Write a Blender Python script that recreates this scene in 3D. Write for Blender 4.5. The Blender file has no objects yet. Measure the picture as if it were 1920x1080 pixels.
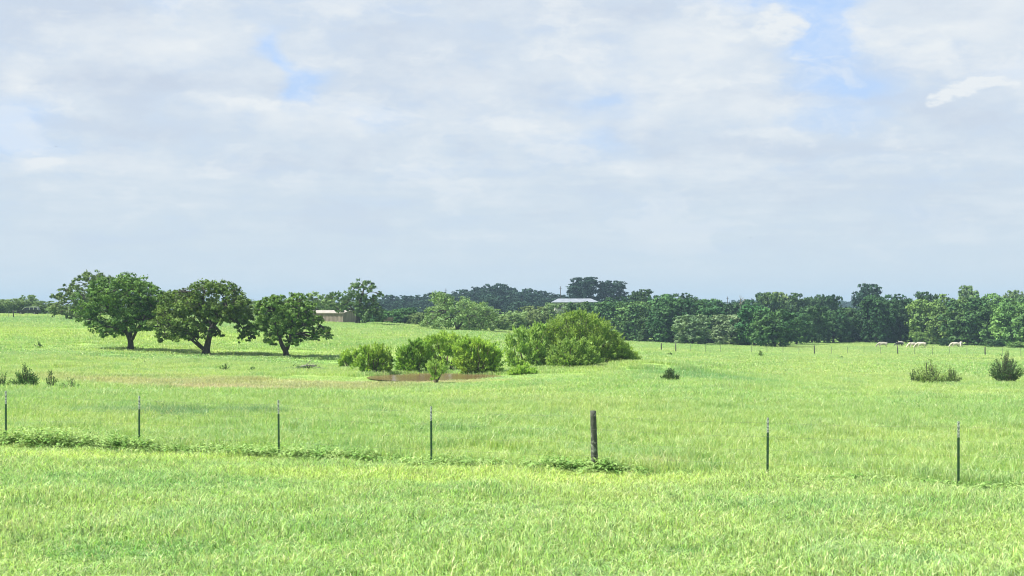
import bpy, math, random
import numpy as np

# ------------------------------------------------------------------ camera, world, sun, exposure
scene = bpy.context.scene
COL = scene.collection
F = 2637.0          # focal length of the photograph in its own pixels (1920 wide)
HZ = 580.0          # row of the horizon in the photograph

cam_d = bpy.data.cameras.new("camera")
cam = bpy.data.objects.new("camera", cam_d)
COL.objects.link(cam)
cam.location = (0, 0, 0)
cam.rotation_euler = (math.radians(90), 0, 0)
cam_d.sensor_width = 36.0
cam_d.lens = 36.0 * F / 1920.0
cam_d.shift_y = (HZ - 540.0) / 1920.0
cam_d.clip_start = 0.1
cam_d.clip_end = 9000
scene.camera = cam

scene.view_settings.view_transform = 'Standard'
scene.view_settings.look = 'None'
scene.view_settings.gamma = 1.0
scene.view_settings.exposure = 1.25
scene.cycles.max_bounces = 5
scene.cycles.diffuse_bounces = 3
scene.cycles.transmission_bounces = 3
scene.cycles.volume_bounces = 0
scene.cycles.use_denoising = True
scene.cycles.denoiser = 'OPENIMAGEDENOISE'
scene.cycles.denoising_input_passes = 'RGB_ALBEDO_NORMAL'
scene.cycles.denoising_prefilter = 'ACCURATE'
scene.cycles.pixel_filter_type = 'BLACKMAN_HARRIS'
scene.cycles.filter_width = 1.1
scene.cycles.use_adaptive_sampling = False

SUN_EL, SUN_AZ = math.radians(54), math.radians(-101)      # azimuth from +Y, clockwise
SD = (math.sin(SUN_AZ) * math.cos(SUN_EL), math.cos(SUN_AZ) * math.cos(SUN_EL), math.sin(SUN_EL))
sun_d = bpy.data.lights.new("sun", 'SUN')
sun_d.energy = 4.2
sun_d.angle = math.radians(0.6)
sun_d.color = (1.0, 0.965, 0.90)
sun = bpy.data.objects.new("sun", sun_d)
COL.objects.link(sun)
from mathutils import Vector, Matrix
sun.rotation_euler = Vector(SD).to_track_quat('Z', 'Y').to_euler()
sun.location = (-60, 0, 90)


class NT:
    """tiny node-tree helper"""
    def __init__(s, tree):
        s.t = tree; s.n = tree.nodes; s.l = tree.links
    def new(s, typ, **kw):
        n = s.n.new(typ)
        for k, v in kw.items():
            setattr(n, k, v)
        return n
    def put(s, sock, v):
        if isinstance(v, (int, float)):
            sock.default_value = v
        elif isinstance(v, (tuple, list)):
            if sock.type == 'RGBA' and len(v) == 3:
                v = (*v, 1)
            sock.default_value = v
        else:
            s.l.new(v, sock)
    def m(s, op, a, b=None, c=None, clamp=False):
        n = s.new('ShaderNodeMath', operation=op, use_clamp=clamp)
        s.put(n.inputs[0], a)
        if b is not None: s.put(n.inputs[1], b)
        if c is not None: s.put(n.inputs[2], c)
        return n.outputs[0]
    def mix(s, f, a, b):
        n = s.new('ShaderNodeMix', data_type='RGBA')
        s.put(n.inputs[0], f); s.put(n.inputs[6], a); s.put(n.inputs[7], b)
        return n.outputs[2]
    def noise(s, vec, scale, detail=3, rough=0.5, dist=0.0):
        n = s.new('ShaderNodeTexNoise')
        s.put(n.inputs['Vector'], vec)
        n.inputs['Scale'].default_value = scale
        n.inputs['Detail'].default_value = detail
        n.inputs['Roughness'].default_value = rough
        n.inputs['Distortion'].default_value = dist
        return n.outputs['Fac']
    def rng(s, v, a, b, c=0.0, d=1.0, smooth=True):
        n = s.new('ShaderNodeMapRange', interpolation_type='SMOOTHSTEP' if smooth else 'LINEAR')
        s.put(n.inputs[0], v)
        for i, x in enumerate((a, b, c, d)):
            n.inputs[i + 1].default_value = x
        return n.outputs[0]
    def xyz(s, v):
        n = s.new('ShaderNodeSeparateXYZ'); s.put(n.inputs[0], v); return n.outputs
    def vec(s, x, y, z):
        n = s.new('ShaderNodeCombineXYZ')
        for i, q in enumerate((x, y, z)): s.put(n.inputs[i], q)
        return n.outputs[0]


world = bpy.data.worlds.new("World")
scene.world = world
world.use_nodes = True
w = NT(world.node_tree)
w.n.clear()
wout = w.new('ShaderNodeOutputWorld')
bg = w.new('ShaderNodeBackground')
SKY_K = 0.10
bg.inputs['Strength'].default_value = SKY_K
w.l.new(bg.outputs[0], wout.inputs[0])
sky = w.new('ShaderNodeTexSky', sky_type='NISHITA')
sky.sun_disc = False
sky.sun_elevation = SUN_EL
sky.sun_rotation = SUN_AZ
sky.air_density = 1.0
sky.dust_density = 1.5
tc = w.new('ShaderNodeTexCoord')
X, Y, Z = w.xyz(tc.outputs['Generated'])
az = w.m('ARCTAN2', X, Y)
el = w.m('ARCSINE', Z)
# warp the angles a little so that the cloud edges are ragged
wv = w.vec(w.m('MULTIPLY', az, 9.0), w.m('MULTIPLY', el, 20.0), 0.0)
def wnoise(scale, off, detail=5, rough=0.55):
    vv = w.new('ShaderNodeVectorMath', operation='ADD')
    w.l.new(wv, vv.inputs[0]); vv.inputs[1].default_value = off
    return w.m('SUBTRACT', w.noise(vv.outputs[0], scale, detail, rough), 0.5)
azw = w.m('MULTIPLY_ADD', wnoise(1.7, (3, 1, 5)), 0.075, az)
elw = w.m('MULTIPLY_ADD', wnoise(2.1, (9, 4, 2)), 0.034, el)
def blob(px, py, sx, sy, sharp=False):
    a0 = math.atan((px - 960) / F); e0 = math.atan((HZ - py) / F)
    da = w.m('MULTIPLY', w.m('SUBTRACT', azw, a0), F / sx)
    de = w.m('MULTIPLY', w.m('SUBTRACT', elw, e0), F / sy)
    r2 = w.m('ADD', w.m('MULTIPLY', da, da), w.m('MULTIPLY', de, de))
    if sharp:
        return w.rng(r2, 1.5, 0.1)
    return w.m('EXPONENT', w.m('MULTIPLY', r2, -1.0))
def blobs(lst, sharp=False):
    s = None
    for (px, py, sx, sy, amp) in lst:
        g = w.m('MULTIPLY', blob(px, py, sx, sy, sharp), amp)
        s = g if s is None else w.m('ADD', s, g)
    return s
bright = blobs([(330, 80, 130, 45, .8), (180, 115, 170, 40, .55), (455, 205, 85, 17, .9), (560, 225, 80, 28, .6), (655, 240, 30, 22, .6),
                (840, 170, 90, 45, .6), (960, 235, 180, 30, .4), (1290, 90, 110, 45, 1.0), (1120, 130, 150, 32, .6), (1300, 165, 190, 20, .5),
                (1440, 210, 190, 24, .5), (1210, 225, 60, 28, .6), (1175, 305, 50, 30, .6), (1380, 322, 220, 22, .5), (1720, 110, 160, 45, .6),
                (1800, 60, 180, 50, .5), (240, 312, 150, 25, .5), (100, 330, 70, 18, .4), (60, 200, 110, 28, .5), (20, 330, 50, 14, .5),
                (840, 310, 150, 22, .45), (1190, 400, 45, 14, .4), (900, 440, 60, 14, .35), (15, 165, 28, 26, .7), (700, 20, 200, 30, .3), (1040, 40, 120, 40, .35)])
crisp = blobs([(1452, 58, 40, 34, .9), (1515, 115, 20, 16, .6), (1835, 184, 46, 15, 1.5), (1782, 198, 26, 13, 1.4), (1375, 60, 60, 26, .35), (470, 200, 60, 11, .5)], True)
shade = blobs([(100, 60, 130, 40, .9), (250, 165, 260, 26, 1.0), (250, 252, 130, 14, .9), (760, 120, 120, 60, .6), (510, 310, 90, 18, .7),
               (1150, 25, 160, 28, .7), (1460, 195, 110, 16, .7), (1400, 275, 160, 22, .5), (1620, 290, 260, 18, .6), (1500, 360, 300, 26, .5),
               (1700, 150, 200, 16, .3), (1290, 185, 120, 14, .4), (1830, 235, 70, 28, .5), (950, 170, 120, 30, .3), (1850, 410, 200, 30, .5)])
blue = blobs([(1555, 45, 52, 85, 2.3), (1420, 0, 70, 24, 1.0), (1575, 120, 40, 40, .7), (1620, 175, 80, 32, .6), (575, 165, 42, 34, 1.0), (508, 95, 28, 24, .8),
              (690, 225, 60, 22, .4), (30, 265, 75, 42, .75), (1120, 190, 80, 24, .45), (1100, 260, 70, 20, .35), (540, 130, 18, 24, .7),
              (1560, 235, 90, 20, .35), (1910, 160, 60, 20, .3), (310, 20, 40, 20, .3)])
n1 = wnoise(1.1, (0, 0, 0), 6, 0.55)
n2 = wnoise(3.2, (5, 7, 1), 5, 0.6)
n3 = wnoise(7.0, (2, 3, 8), 6, 0.65)
wl = w.vec(w.m('MULTIPLY', az, 7.0), w.m('MULTIPLY', el, 62.0), 2.0)
n4 = w.m('MULTIPLY', w.m('SUBTRACT', w.noise(wl, 1.4, 5, 0.6), 0.5), w.rng(el, 0.17, 0.05))
fine = w.m('ADD', w.m('MULTIPLY', n4, 1.5), w.m('ADD', w.m('MULTIPLY', n1, 1.3), w.m('ADD', w.m('MULTIPLY', n2, 1.0), w.m('MULTIPLY', n3, 0.35))))
upf = w.rng(el, -0.02, 0.11)            # cloud structure fades into even haze near the horizon
br = w.m('ADD', w.m('ADD', w.m('MULTIPLY', bright, 0.8), w.m('MULTIPLY', crisp, w.m('MULTIPLY_ADD', n3, 3.0, 0.65, clamp=True))), fine, clamp=True)
wp = w.vec(w.m('MULTIPLY', azw, 13.0), w.m('MULTIPLY', elw, 27.0), 7.0)
puff = w.noise(wp, 1.0, 6, 0.58)
br = w.m('ADD', br, w.m('MULTIPLY', w.rng(puff, 0.50, 0.66), 0.55), clamp=True)
br = w.m('MULTIPLY', br, upf)
sh = w.m('MULTIPLY', w.m('ADD', w.m('MULTIPLY', shade, 0.75), w.m('ADD', w.m('MULTIPLY', fine, -0.5), w.m('MULTIPLY', w.rng(puff, 0.48, 0.34), 0.45)), clamp=True), upf)
bl = w.m('MULTIPLY', w.m('MULTIPLY_ADD', fine, -0.6, w.m('MULTIPLY', blue, 1.35), clamp=True), upf)
E = 2 ** scene.view_settings.exposure * SKY_K
def lin(r, g, b):
    return tuple((((c / 255.0) / 12.92) if c <= 10 else (((c / 255.0 + .055) / 1.055) ** 2.4)) / E for c in (r, g, b))
hor = w.mix(w.rng(el, 0.0, 0.17), lin(213, 226, 236), lin(212, 224, 238))
blue_c = w.mix(0.15, lin(182, 211, 253), sky.outputs[0])
c = w.mix(w.m('MULTIPLY', bl, 0.95, clamp=True), hor, blue_c)
c = w.mix(w.m('MULTIPLY', sh, 0.8), c, lin(203, 214, 230))
c = w.mix(br, c, lin(236, 241, 245))
# behind and above the view: broken cloud over the clear sky of the sky texture
over = w.rng(el, 0.28, 0.6)
c2 = w.mix(w.rng(n1, -0.12, 0.2), sky.outputs[0], lin(196, 208, 224))
c = w.mix(over, c, c2)
w.l.new(c, bg.inputs['Color'])

# ------------------------------------------------------------------ helpers
rng = np.random.default_rng(7)
random.seed(7)

def tag(o, label=None, cat=None, group=None, kind=None):
    if label: o['label'] = label
    if cat: o['category'] = cat
    if group: o['group'] = group
    if kind: o['kind'] = kind
    return o

def empty(name, loc, rz=0.0):
    o = bpy.data.objects.new(name, None)
    o.empty_display_size = 0.3
    COL.objects.link(o)
    o.location = loc; o.rotation_euler = (0, 0, rz)
    return o

def np_mesh(name, V, Q=None, T=None, mat=None, smooth=False):
    V = np.asarray(V, dtype=np.float32).reshape(-1, 3)
    Q = np.zeros((0, 4), np.int32) if Q is None else np.asarray(Q, np.int32).reshape(-1, 4)
    T = np.zeros((0, 3), np.int32) if T is None else np.asarray(T, np.int32).reshape(-1, 3)
    me = bpy.data.meshes.new(name)
    me.vertices.add(len(V)); me.vertices.foreach_set('co', V.ravel())
    me.loops.add(Q.size + T.size)
    me.loops.foreach_set('vertex_index', np.concatenate([Q.ravel(), T.ravel()]))
    nf = len(Q) + len(T)
    me.polygons.add(nf)
    tot = np.concatenate([np.full(len(Q), 4, np.int32), np.full(len(T), 3, np.int32)])
    st = np.concatenate([[0], np.cumsum(tot)[:-1]]).astype(np.int32) if nf else np.zeros(0, np.int32)
    me.polygons.foreach_set('loop_start', st)
    me.polygons.foreach_set('loop_total', tot)
    me.polygons.foreach_set('use_smooth', np.full(nf, smooth, dtype=bool))
    if mat: me.materials.append(mat)
    me.update(calc_edges=True)
    me.validate()
    return me

def link(name, me, parent=None, loc=None, rz=None):
    o = bpy.data.objects.new(name, me)
    COL.objects.link(o)
    if parent is not None: o.parent = parent
    if loc is not None: o.location = loc
    if rz is not None: o.rotation_euler = (0, 0, rz)
    return o

class MB:
    """collects solids and turns them into one mesh"""
    def __init__(s): s.V = []; s.Q = []; s.T = []; s.n = 0
    def add(s, V, Q=None, T=None):
        V = np.asarray(V, float).reshape(-1, 3)
        if Q is not None and len(Q): s.Q.append(np.asarray(Q, int).reshape(-1, 4) + s.n)
        if T is not None and len(T): s.T.append(np.asarray(T, int).reshape(-1, 3) + s.n)
        s.V.append(V); s.n += len(V); return s
    def box(s, x0, x1, y0, y1, z0, z1):
        V = [(x, y, z) for z in (z0, z1) for y in (y0, y1) for x in (x0, x1)]
        return s.add(V, [(0, 2, 3, 1), (4, 5, 7, 6), (0, 1, 5, 4), (2, 6, 7, 3), (0, 4, 6, 2), (1, 3, 7, 5)])
    def tube(s, pts, rad, k=7, cap=True):
        pts = np.asarray(pts, float); n = len(pts)
        rad = np.broadcast_to(np.asarray(rad, float), (n,))
        d = np.gradient(pts, axis=0); d /= np.linalg.norm(d, axis=1)[:, None] + 1e-9
        ref = np.array([0.3, 1.0, 0.1]) if abs(d[0, 1]) < 0.8 else np.array([1.0, 0.2, 0.1])
        V = []; ang = np.arange(k) * 2 * math.pi / k
        for i in range(n):
            a = np.cross(d[i], ref); a /= np.linalg.norm(a) + 1e-9
            b = np.cross(d[i], a)
            V.append(pts[i] + rad[i] * (np.cos(ang)[:, None] * a + np.sin(ang)[:, None] * b))
        V = np.concatenate(V); Q = []; T = []
        for i in range(n - 1):
            for j in range(k):
                Q.append((i * k + j, i * k + (j + 1) % k, (i + 1) * k + (j + 1) % k, (i + 1) * k + j))
        if cap:
            V = np.vstack([V, pts[0], pts[-1]]); c0 = n * k; c1 = c0 + 1
            for j in range(k):
                T.append((c0, (j + 1) % k, j)); T.append((c1, (n - 1) * k + j, (n - 1) * k + (j + 1) % k))
        return s.add(V, Q, T)
    def prism(s, poly, y0, y1):
        """extrudes an x-z outline along y (outline convex or fanned)"""
        n = len(poly)
        V = [(x, y0, z) for x, z in poly] + [(x, y1, z) for x, z in poly]
        cx = sum(p[0] for p in poly) / n; cz = sum(p[1] for p in poly) / n
        V += [(cx, y0, cz), (cx, y1, cz)]
        Q = [(i, (i + 1) % n, n + (i + 1) % n, n + i) for i in range(n)]
        T = [(2 * n, (i + 1) % n, i) for i in range(n)] + [(2 * n + 1, n + i, n + (i + 1) % n) for i in range(n)]
        return s.add(V, Q, T)
    def mesh(s, name, mat, smooth=False):
        return np_mesh(name, np.concatenate(s.V), np.concatenate(s.Q) if s.Q else None, np.concatenate(s.T) if s.T else None, mat, smooth)
    def build(s, name, mat, parent=None, smooth=False, loc=None):
        return link(name, s.mesh(name, mat, smooth), parent, loc)

# ------------------------------------------------------------------ terrain heights
COLS = np.array([-1200., 0, 400, 650, 850, 1150, 1500, 1920, 3200])
DD = np.array([12., 20, 30, 37, 60, 100, 146, 200, 270, 340, 500, 650, 1000, 1500, 2500, 4500])
HT = np.array([
    # -1200   0     400    650    850   1150   1500   1920   3200
    [-3.5, -3.5, -3.5, -3.5, -3.5, -3.5, -3.5, -3.5, -3.5],
    [-3.55, -3.6, -3.6, -3.6, -3.6, -3.62, -3.65, -3.65, -3.7],
    [-3.4, -3.55, -3.6, -3.65, -3.7, -3.76, -3.8, -3.85, -4.0],
    [-3.3, -3.6, -3.7, -3.75, -3.8, -3.85, -3.95, -4.0, -4.2],
    [-3.3, -3.85, -4.05, -4.15, -4.2, -4.25, -4.4, -4.5, -4.9],
    [-3.2, -4.3, -4.85, -5.05, -5.02, -4.75, -5.5, -5.75, -6.3],
    [-2.8, -4.05, -4.62, -4.95, -5.3, -6.0, -6.2, -6.3, -7.0],
    [-1.5, -2.65, -3.3, -3.95, -4.2, -6.3, -6.6, -6.75, -7.5],
    [0.0, -1.15, -1.75, -2.7, -3.75, -7.0, -7.8, -8.0, -8.5],
    [0.0, -1.4, -2.2, -3.3, -4.9, -7.5, -8.2, -8.6, -9.0],
    [-1.0, -2.5, -4.0, -4.5, -3.0, 0.5, -6.0, -6.0, -6.0],
    [-2.0, -3.0, -3.0, -1.0, 2.0, 3.0, -5.0, -4.0, -4.0],
    [-4.0, -4.0, -3.0, -1.0, -1.0, -1.0, -4.0, -4.0, -4.0],
    [-3.0, -3.0, -3.0, -1.0, 0.0, 1.0, 2.0, 1.0, 0.0],
    [-14, -14, -14, -14, -14, -14, -14, -14, -14],
    [-30, -30, -30, -30, -30, -30, -30, -30, -30]])
LD = np.log(DD)

def _cub(t, y, x):
    """Hermite interpolation of the rows y at knots t"""
    i = np.clip(np.searchsorted(t, x) - 1, 0, len(t) - 2)
    h = t[i + 1] - t[i]; s = np.clip((x - t[i]) / h, 0, 1)
    sec = (y[1:] - y[:-1]) / (t[1:] - t[:-1])[:, None]
    m = np.zeros_like(y)
    m[1:-1] = np.where(sec[1:] * sec[:-1] > 0, 2 * sec[1:] * sec[:-1] / (sec[1:] + sec[:-1] + 1e-12), 0)
    m[0] = sec[0]; m[-1] = sec[-1]
    s = s[:, None]; h = h[:, None]
    return ((1 + 2 * s) * (1 - s) ** 2 * y[i] + s * (1 - s) ** 2 * h * m[i] + s * s * (3 - 2 * s) * y[i + 1] + s * s * (s - 1) * h * m[i + 1])

POND = (-5.6, 103.8, 4.4, 5.4)       # centre x, y, half width, half depth
POND_Z = -5.0
def pond_r(X, Y):
    a = np.arctan2(Y - POND[1], X - POND[0])
    wob = 1 + 0.05 * np.sin(3 * a + 1) + 0.04 * np.sin(5 * a)
    return np.sqrt(((X - POND[0]) / POND[2]) ** 2 + ((Y - POND[1]) / POND[3]) ** 2) / wob

def H(X, Y):
    X = np.atleast_1d(np.asarray(X, float)); Y = np.atleast_1d(np.asarray(Y, float))
    X, Y = np.broadcast_arrays(X, Y); shp = X.shape; X = X.ravel(); Y = Y.ravel()
    D = np.maximum(Y, 14.0)
    px = np.clip(960 + X / D * F, COLS[0], COLS[-1])
    rows = _cub(LD, HT, np.log(D))                       # (n, cols)
    i = np.clip(np.searchsorted(COLS, px) - 1, 0, len(COLS) - 2)
    s = (px - COLS[i]) / (COLS[i + 1] - COLS[i]); s = s * s * (3 - 2 * s)
    k = np.arange(len(px))
    z = rows[k, i] * (1 - s) + rows[k, i + 1] * s
    z = z + 0.85 * np.exp(-((X - 11.5) / 4.8) ** 2 - ((Y - 116) / 4.5) ** 2)      # spoil bank beside the pond
    z = z - 0.85 * np.exp(-((X + 18.0) / 5.0) ** 2 - ((Y - 134) / 6.5) ** 2)
    z = z + 0.25 * np.exp(-((X - 4.0) / 6.0) ** 2 - ((Y - 112) / 4.5) ** 2)
    a = np.clip((D - 14) / 60, 0.15, 1) * np.where(D < 140, 1, 1.2)
    z = z + a * 0.05 * (np.sin(X * .31 + 1.3 * np.sin(Y * .11)) * np.sin(Y * .23 + .7) + .6 * np.sin(X * .77 + Y * .4) * np.sin(Y * .61 - X * .2))
    r = pond_r(X, Y)
    m = np.clip((1.22 - r) / 0.32, 0, 1); m = m * m * (3 - 2 * m)
    z = z * (1 - m) + (-5.5) * m
    return z.reshape(shp)

def Hs(x, y): return float(H(x, y)[0])

def solve(px, py, lo=16.0, hi=345.0):
    """distance along column px at which the ground appears on row py"""
    ds = np.exp(np.linspace(math.log(lo), math.log(hi), 700))
    yy = HZ - H((px - 960) / F * ds, ds) / ds * F
    j = np.where(yy <= py)[0]
    d = ds[j[0]] if len(j) else hi
    return float(d)

def at(px, D): return ((px - 960) / F * D, D)
def ground_at(px, D, sink=0.0):
    x, y = at(px, D); return (x, y, Hs(x, y) - sink)

# ------------------------------------------------------------------ materials
def mat_new(name):
    m = bpy.data.materials.new(name); m.use_nodes = True
    t = NT(m.node_tree); t.n.clear()
    out = t.new('ShaderNodeOutputMaterial')
    return m, t, out

def field_color(t, lift=1.0):
    """colour of the pasture as a function of the place on the ground"""
    geo = t.new('ShaderNodeNewGeometry')
    P = geo.outputs['Position']
    x, y, z = t.xyz(P)
    flat = t.vec(x, t.m('MULTIPLY', y, 0.55), 0.0)
    big = t.noise(flat, 0.045, 3, 0.55)
    med = t.noise(flat, 0.28, 4, 0.6)
    sml = t.noise(flat, 1.6, 3, 0.6)
    a = t.mix(t.rng(big, 0.35, 0.65), (0.290, 0.480, 0.100), (0.400, 0.530, 0.120))
    a = t.mix(t.rng(med, 0.45, 0.75, 0, .75), a, (0.245, 0.440, 0.150))
    a = t.mix(t.rng(sml, 0.5, 0.8, 0, .55), a, (0.500, 0.570, 0.210))
    a = t.mix(t.rng(t.noise(t.vec(x, t.m('MULTIPLY', y, 1.3), 3.0), 0.55, 4, 0.65), 0.52, 0.72, 0, .75), a, (0.190, 0.390, 0.085))
    a = t.mix(t.rng(sml, 0.45, 0.2, 0, .55), a, (0.180, 0.370, 0.060))
    def ell(cx, cy, rx, ry, lo=1.25, hi=0.55, k=1.1):
        dx = t.m('DIVIDE', t.m('SUBTRACT', x, cx), rx); dy = t.m('DIVIDE', t.m('SUBTRACT', y, cy), ry)
        r = t.m('SQRT', t.m('ADD', t.m('MULTIPLY', dx, dx), t.m('MULTIPLY', dy, dy)))
        r = t.m('MULTIPLY_ADD', t.m('SUBTRACT', med, 0.5), k, r)
        return t.rng(r, lo, hi)
    # reddish seeding grass on the dry shore of the pond
    a = t.mix(t.m('MULTIPLY', ell(-17.0, 88, 13, 11), 0.60), a, (0.47, 0.40, 0.21))
    a = t.mix(t.m('MULTIPLY', ell(-15.5, 80, 5.5, 2.6), 0.6), a, (0.60, 0.49, 0.32))
    a = t.mix(t.m('MULTIPLY', ell(-8.5, 96.5, 9, 3.0), 0.7), a, (0.46, 0.39, 0.19))
    a = t.mix(t.m('MULTIPLY', ell(3.75, 33.6, 0.9, 0.9), 0.5), a, (0.47, 0.45, 0.22))
    a = t.mix(t.m('MULTIPLY', ell(-12.5, 52, 4.2, 2.4), 0.75), a, (0.15, 0.31, 0.125))
    a = t.mix(t.m('MULTIPLY', ell(-7.5, 28.5, 3.6, 1.6), 0.45), a, (0.20, 0.42, 0.11))
    a = t.mix(t.m('MULTIPLY', ell(6.0, 26.0, 4.0, 1.4), 0.35), a, (0.20, 0.42, 0.11))
    a = t.mix(t.m('MULTIPLY', ell(-5.5, 20.5, 1.5, .9), 0.6), a, (0.16, 0.38, 0.05))
    a = t.mix(t.m('MULTIPLY', ell(-0.6, 30.5, 5.5, 1.5), 0.6), a, (0.46, 0.60, 0.10))
    a = t.mix(t.m('MULTIPLY', ell(-9.5, 33.5, 4.0, 1.1), 0.6), a, (0.46, 0.60, 0.10))
    # bluish green leafy weeds below the three trees and on the bank, darkened there to paint its shadow side
    a = t.mix(t.m('MULTIPLY', ell(-56, 185, 36, 16), 0.65), a, (0.42, 0.56, 0.10))
    a = t.mix(t.m('MULTIPLY', ell(-66, 232, 46, 20), 0.55), a, (0.26, 0.45, 0.17))
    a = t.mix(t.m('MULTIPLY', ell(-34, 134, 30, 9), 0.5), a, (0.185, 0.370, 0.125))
    a = t.mix(t.m('MULTIPLY', ell(14.5, 107, 6, 7), 0.75), a, (0.17, 0.38, 0.11))
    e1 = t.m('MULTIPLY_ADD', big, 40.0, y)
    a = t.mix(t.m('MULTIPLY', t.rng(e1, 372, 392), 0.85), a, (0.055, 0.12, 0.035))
    return a, P, x, y

def leaf_shader(t, out, col, trans=0.30, rough=0.6, spec=0.25, tint=(1.15, 1.12, 0.6)):
    pr = t.new('ShaderNodeBsdfPrincipled')
    t.put(pr.inputs['Base Color'], col)
    pr.inputs['Roughness'].default_value = rough
    pr.inputs['Specular IOR Level'].default_value = spec
    tr = t.new('ShaderNodeBsdfTranslucent')
    mm = t.new('ShaderNodeMix', data_type='RGBA', blend_type='MULTIPLY')
    mm.inputs[0].default_value = 1.0
    t.put(mm.inputs[6], col); mm.inputs[7].default_value = (*tint, 1)
    t.l.new(mm.outputs[2], tr.inputs[0])
    ms = t.new('ShaderNodeMixShader'); ms.inputs[0].default_value = trans
    t.l.new(pr.outputs[0], ms.inputs[1]); t.l.new(tr.outputs[0], ms.inputs[2])
    t.l.new(ms.outputs[0], out.inputs['Surface'])
    return pr

def make_ground_mat():
    m, t, out = mat_new("pasture_soil_and_grass")
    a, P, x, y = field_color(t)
    # bare pale soil spot on the bank, thatch elsewhere, darkened to stand in for blade self-shadow
    dx = t.m('DIVIDE', t.m('SUBTRACT', x, 14.1), 1.0); dy = t.m('DIVIDE', t.m('SUBTRACT', y, 119.5), 1.6)
    r = t.m('SQRT', t.m('ADD', t.m('MULTIPLY', dx, dx), t.m('MULTIPLY', dy, dy)))
    a = t.mix(t.rng(r, 1.1, 0.7), a, (0.55, 0.50, 0.36))
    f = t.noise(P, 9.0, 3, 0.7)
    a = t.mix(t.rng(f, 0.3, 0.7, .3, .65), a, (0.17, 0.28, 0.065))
    pr = t.new('ShaderNodeBsdfPrincipled')
    t.put(pr.inputs['Base Color'], a)
    pr.inputs['Roughness'].default_value = 0.9
    pr.inputs['Specular IOR Level'].default_value = 0.1
    bp = t.new('ShaderNodeBump'); bp.inputs['Strength'].default_value = 0.6; bp.inputs['Distance'].default_value = 0.25
    t.l.new(t.noise(P, 1.8, 5, 0.7), bp.inputs['Height'])
    t.l.new(bp.outputs[0], pr.inputs['Normal'])
    t.l.new(pr.outputs[0], out.inputs['Surface'])
    return m

def make_grass_mat(name, mul, jitter, straw=0.88):
    m, t, out = mat_new(name)
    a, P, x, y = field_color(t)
    geo = t.new('ShaderNodeNewGeometry')
    ri = geo.outputs['Random Per Island']
    hsv = t.new('ShaderNodeHueSaturation')
    t.put(hsv.inputs['Hue'], t.m('MULTIPLY_ADD', ri, -0.045, 0.522))
    t.put(hsv.inputs['Saturation'], t.m('MULTIPLY_ADD', t.m('FRACT', t.m('MULTIPLY', ri, 7.13)), -0.30, 0.98))
    t.put(hsv.inputs['Value'], t.m('MULTIPLY_ADD', t.m('POWER', t.m('FRACT', t.m('MULTIPLY', ri, 13.7)), 1.5), jitter, mul))
    t.l.new(a, hsv.inputs['Color'])
    # a few straw coloured blades
    c = t.mix(t.m('GREATER_THAN', t.m('FRACT', t.m('MULTIPLY', ri, 31.1)), straw), hsv.outputs[0], (0.66, 0.68, 0.36))
    leaf_shader(t, out, c, 0.42, 0.45, 0.35, (1.1, 1.1, 0.75))
    return m

def make_leaf_mat(name, base, alt, var=0.6, trans=0.25, nscale=0.6, hue=(0.470, 0.028)):
    m, t, out = mat_new(name)
    geo = t.new('ShaderNodeNewGeometry')
    ri = geo.outputs['Random Per Island']
    n = t.noise(geo.outputs['Position'], nscale, 2, 0.5)
    a = t.mix(t.rng(n, 0.38, 0.64), base, alt)
    oi = t.new('ShaderNodeObjectInfo')
    hsv = t.new('ShaderNodeHueSaturation')
    t.put(hsv.inputs['Hue'], t.m('MULTIPLY_ADD', oi.outputs['Random'], hue[1], hue[0]))
    t.put(hsv.inputs['Value'], t.m('MULTIPLY', t.m('MULTIPLY_ADD', ri, var, 1 - var * .5), t.m('MULTIPLY_ADD', t.m('FRACT', t.m('MULTIPLY', oi.outputs['Random'], 9.7)), 0.45, 0.8)))
    t.l.new(a, hsv.inputs['Color'])
    leaf_shader(t, out, hsv.outputs[0], trans, 0.6, 0.08)
    return m

def make_bark(name, c1, c2, scale=6.0):
    m, t, out = mat_new(name)
    tcn = t.new('ShaderNodeTexCoord')
    mp = t.new('ShaderNodeMapping'); mp.inputs['Scale'].default_value = (1, 1, 0.25)
    t.l.new(tcn.outputs['Object'], mp.inputs[0])
    n = t.noise(mp.outputs[0], scale, 5, 0.65)
    pr = t.new('ShaderNodeBsdfPrincipled')
    t.put(pr.inputs['Base Color'], t.mix(t.rng(n, 0.35, 0.65), c1, c2))
    pr.inputs['Roughness'].default_value = 0.9
    bp = t.new('ShaderNodeBump'); bp.inputs['Strength'].default_value = 0.8; bp.inputs['Distance'].default_value = 0.03
    t.l.new(n, bp.inputs['Height']); t.l.new(bp.outputs[0], pr.inputs['Normal'])
    t.l.new(pr.outputs[0], out.inputs['Surface'])
    return m

def make_plain(name, c1, c2=None, rough=0.6, scale=5.0, metal=0.0, lo=0.35, hi=0.65, stretch=(1, 1, 1)):
    m, t, out = mat_new(name)
    pr = t.new('ShaderNodeBsdfPrincipled')
    tcn = t.new('ShaderNodeTexCoord')
    mp = t.new('ShaderNodeMapping'); mp.inputs['Scale'].default_value = stretch
    t.l.new(tcn.outputs['Object'], mp.inputs[0])
    n = t.noise(mp.outputs[0], scale, 4, 0.6)
    t.put(pr.inputs['Base Color'], t.mix(t.rng(n, lo, hi), c1, c2 or tuple(v * 0.75 for v in c1)))
    t.put(pr.inputs['Roughness'], t.m('MULTIPLY_ADD', n, 0.2, rough - 0.1))
    pr.inputs['Metallic'].default_value = metal
    t.l.new(pr.outputs[0], out.inputs['Surface'])
    return m

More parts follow.
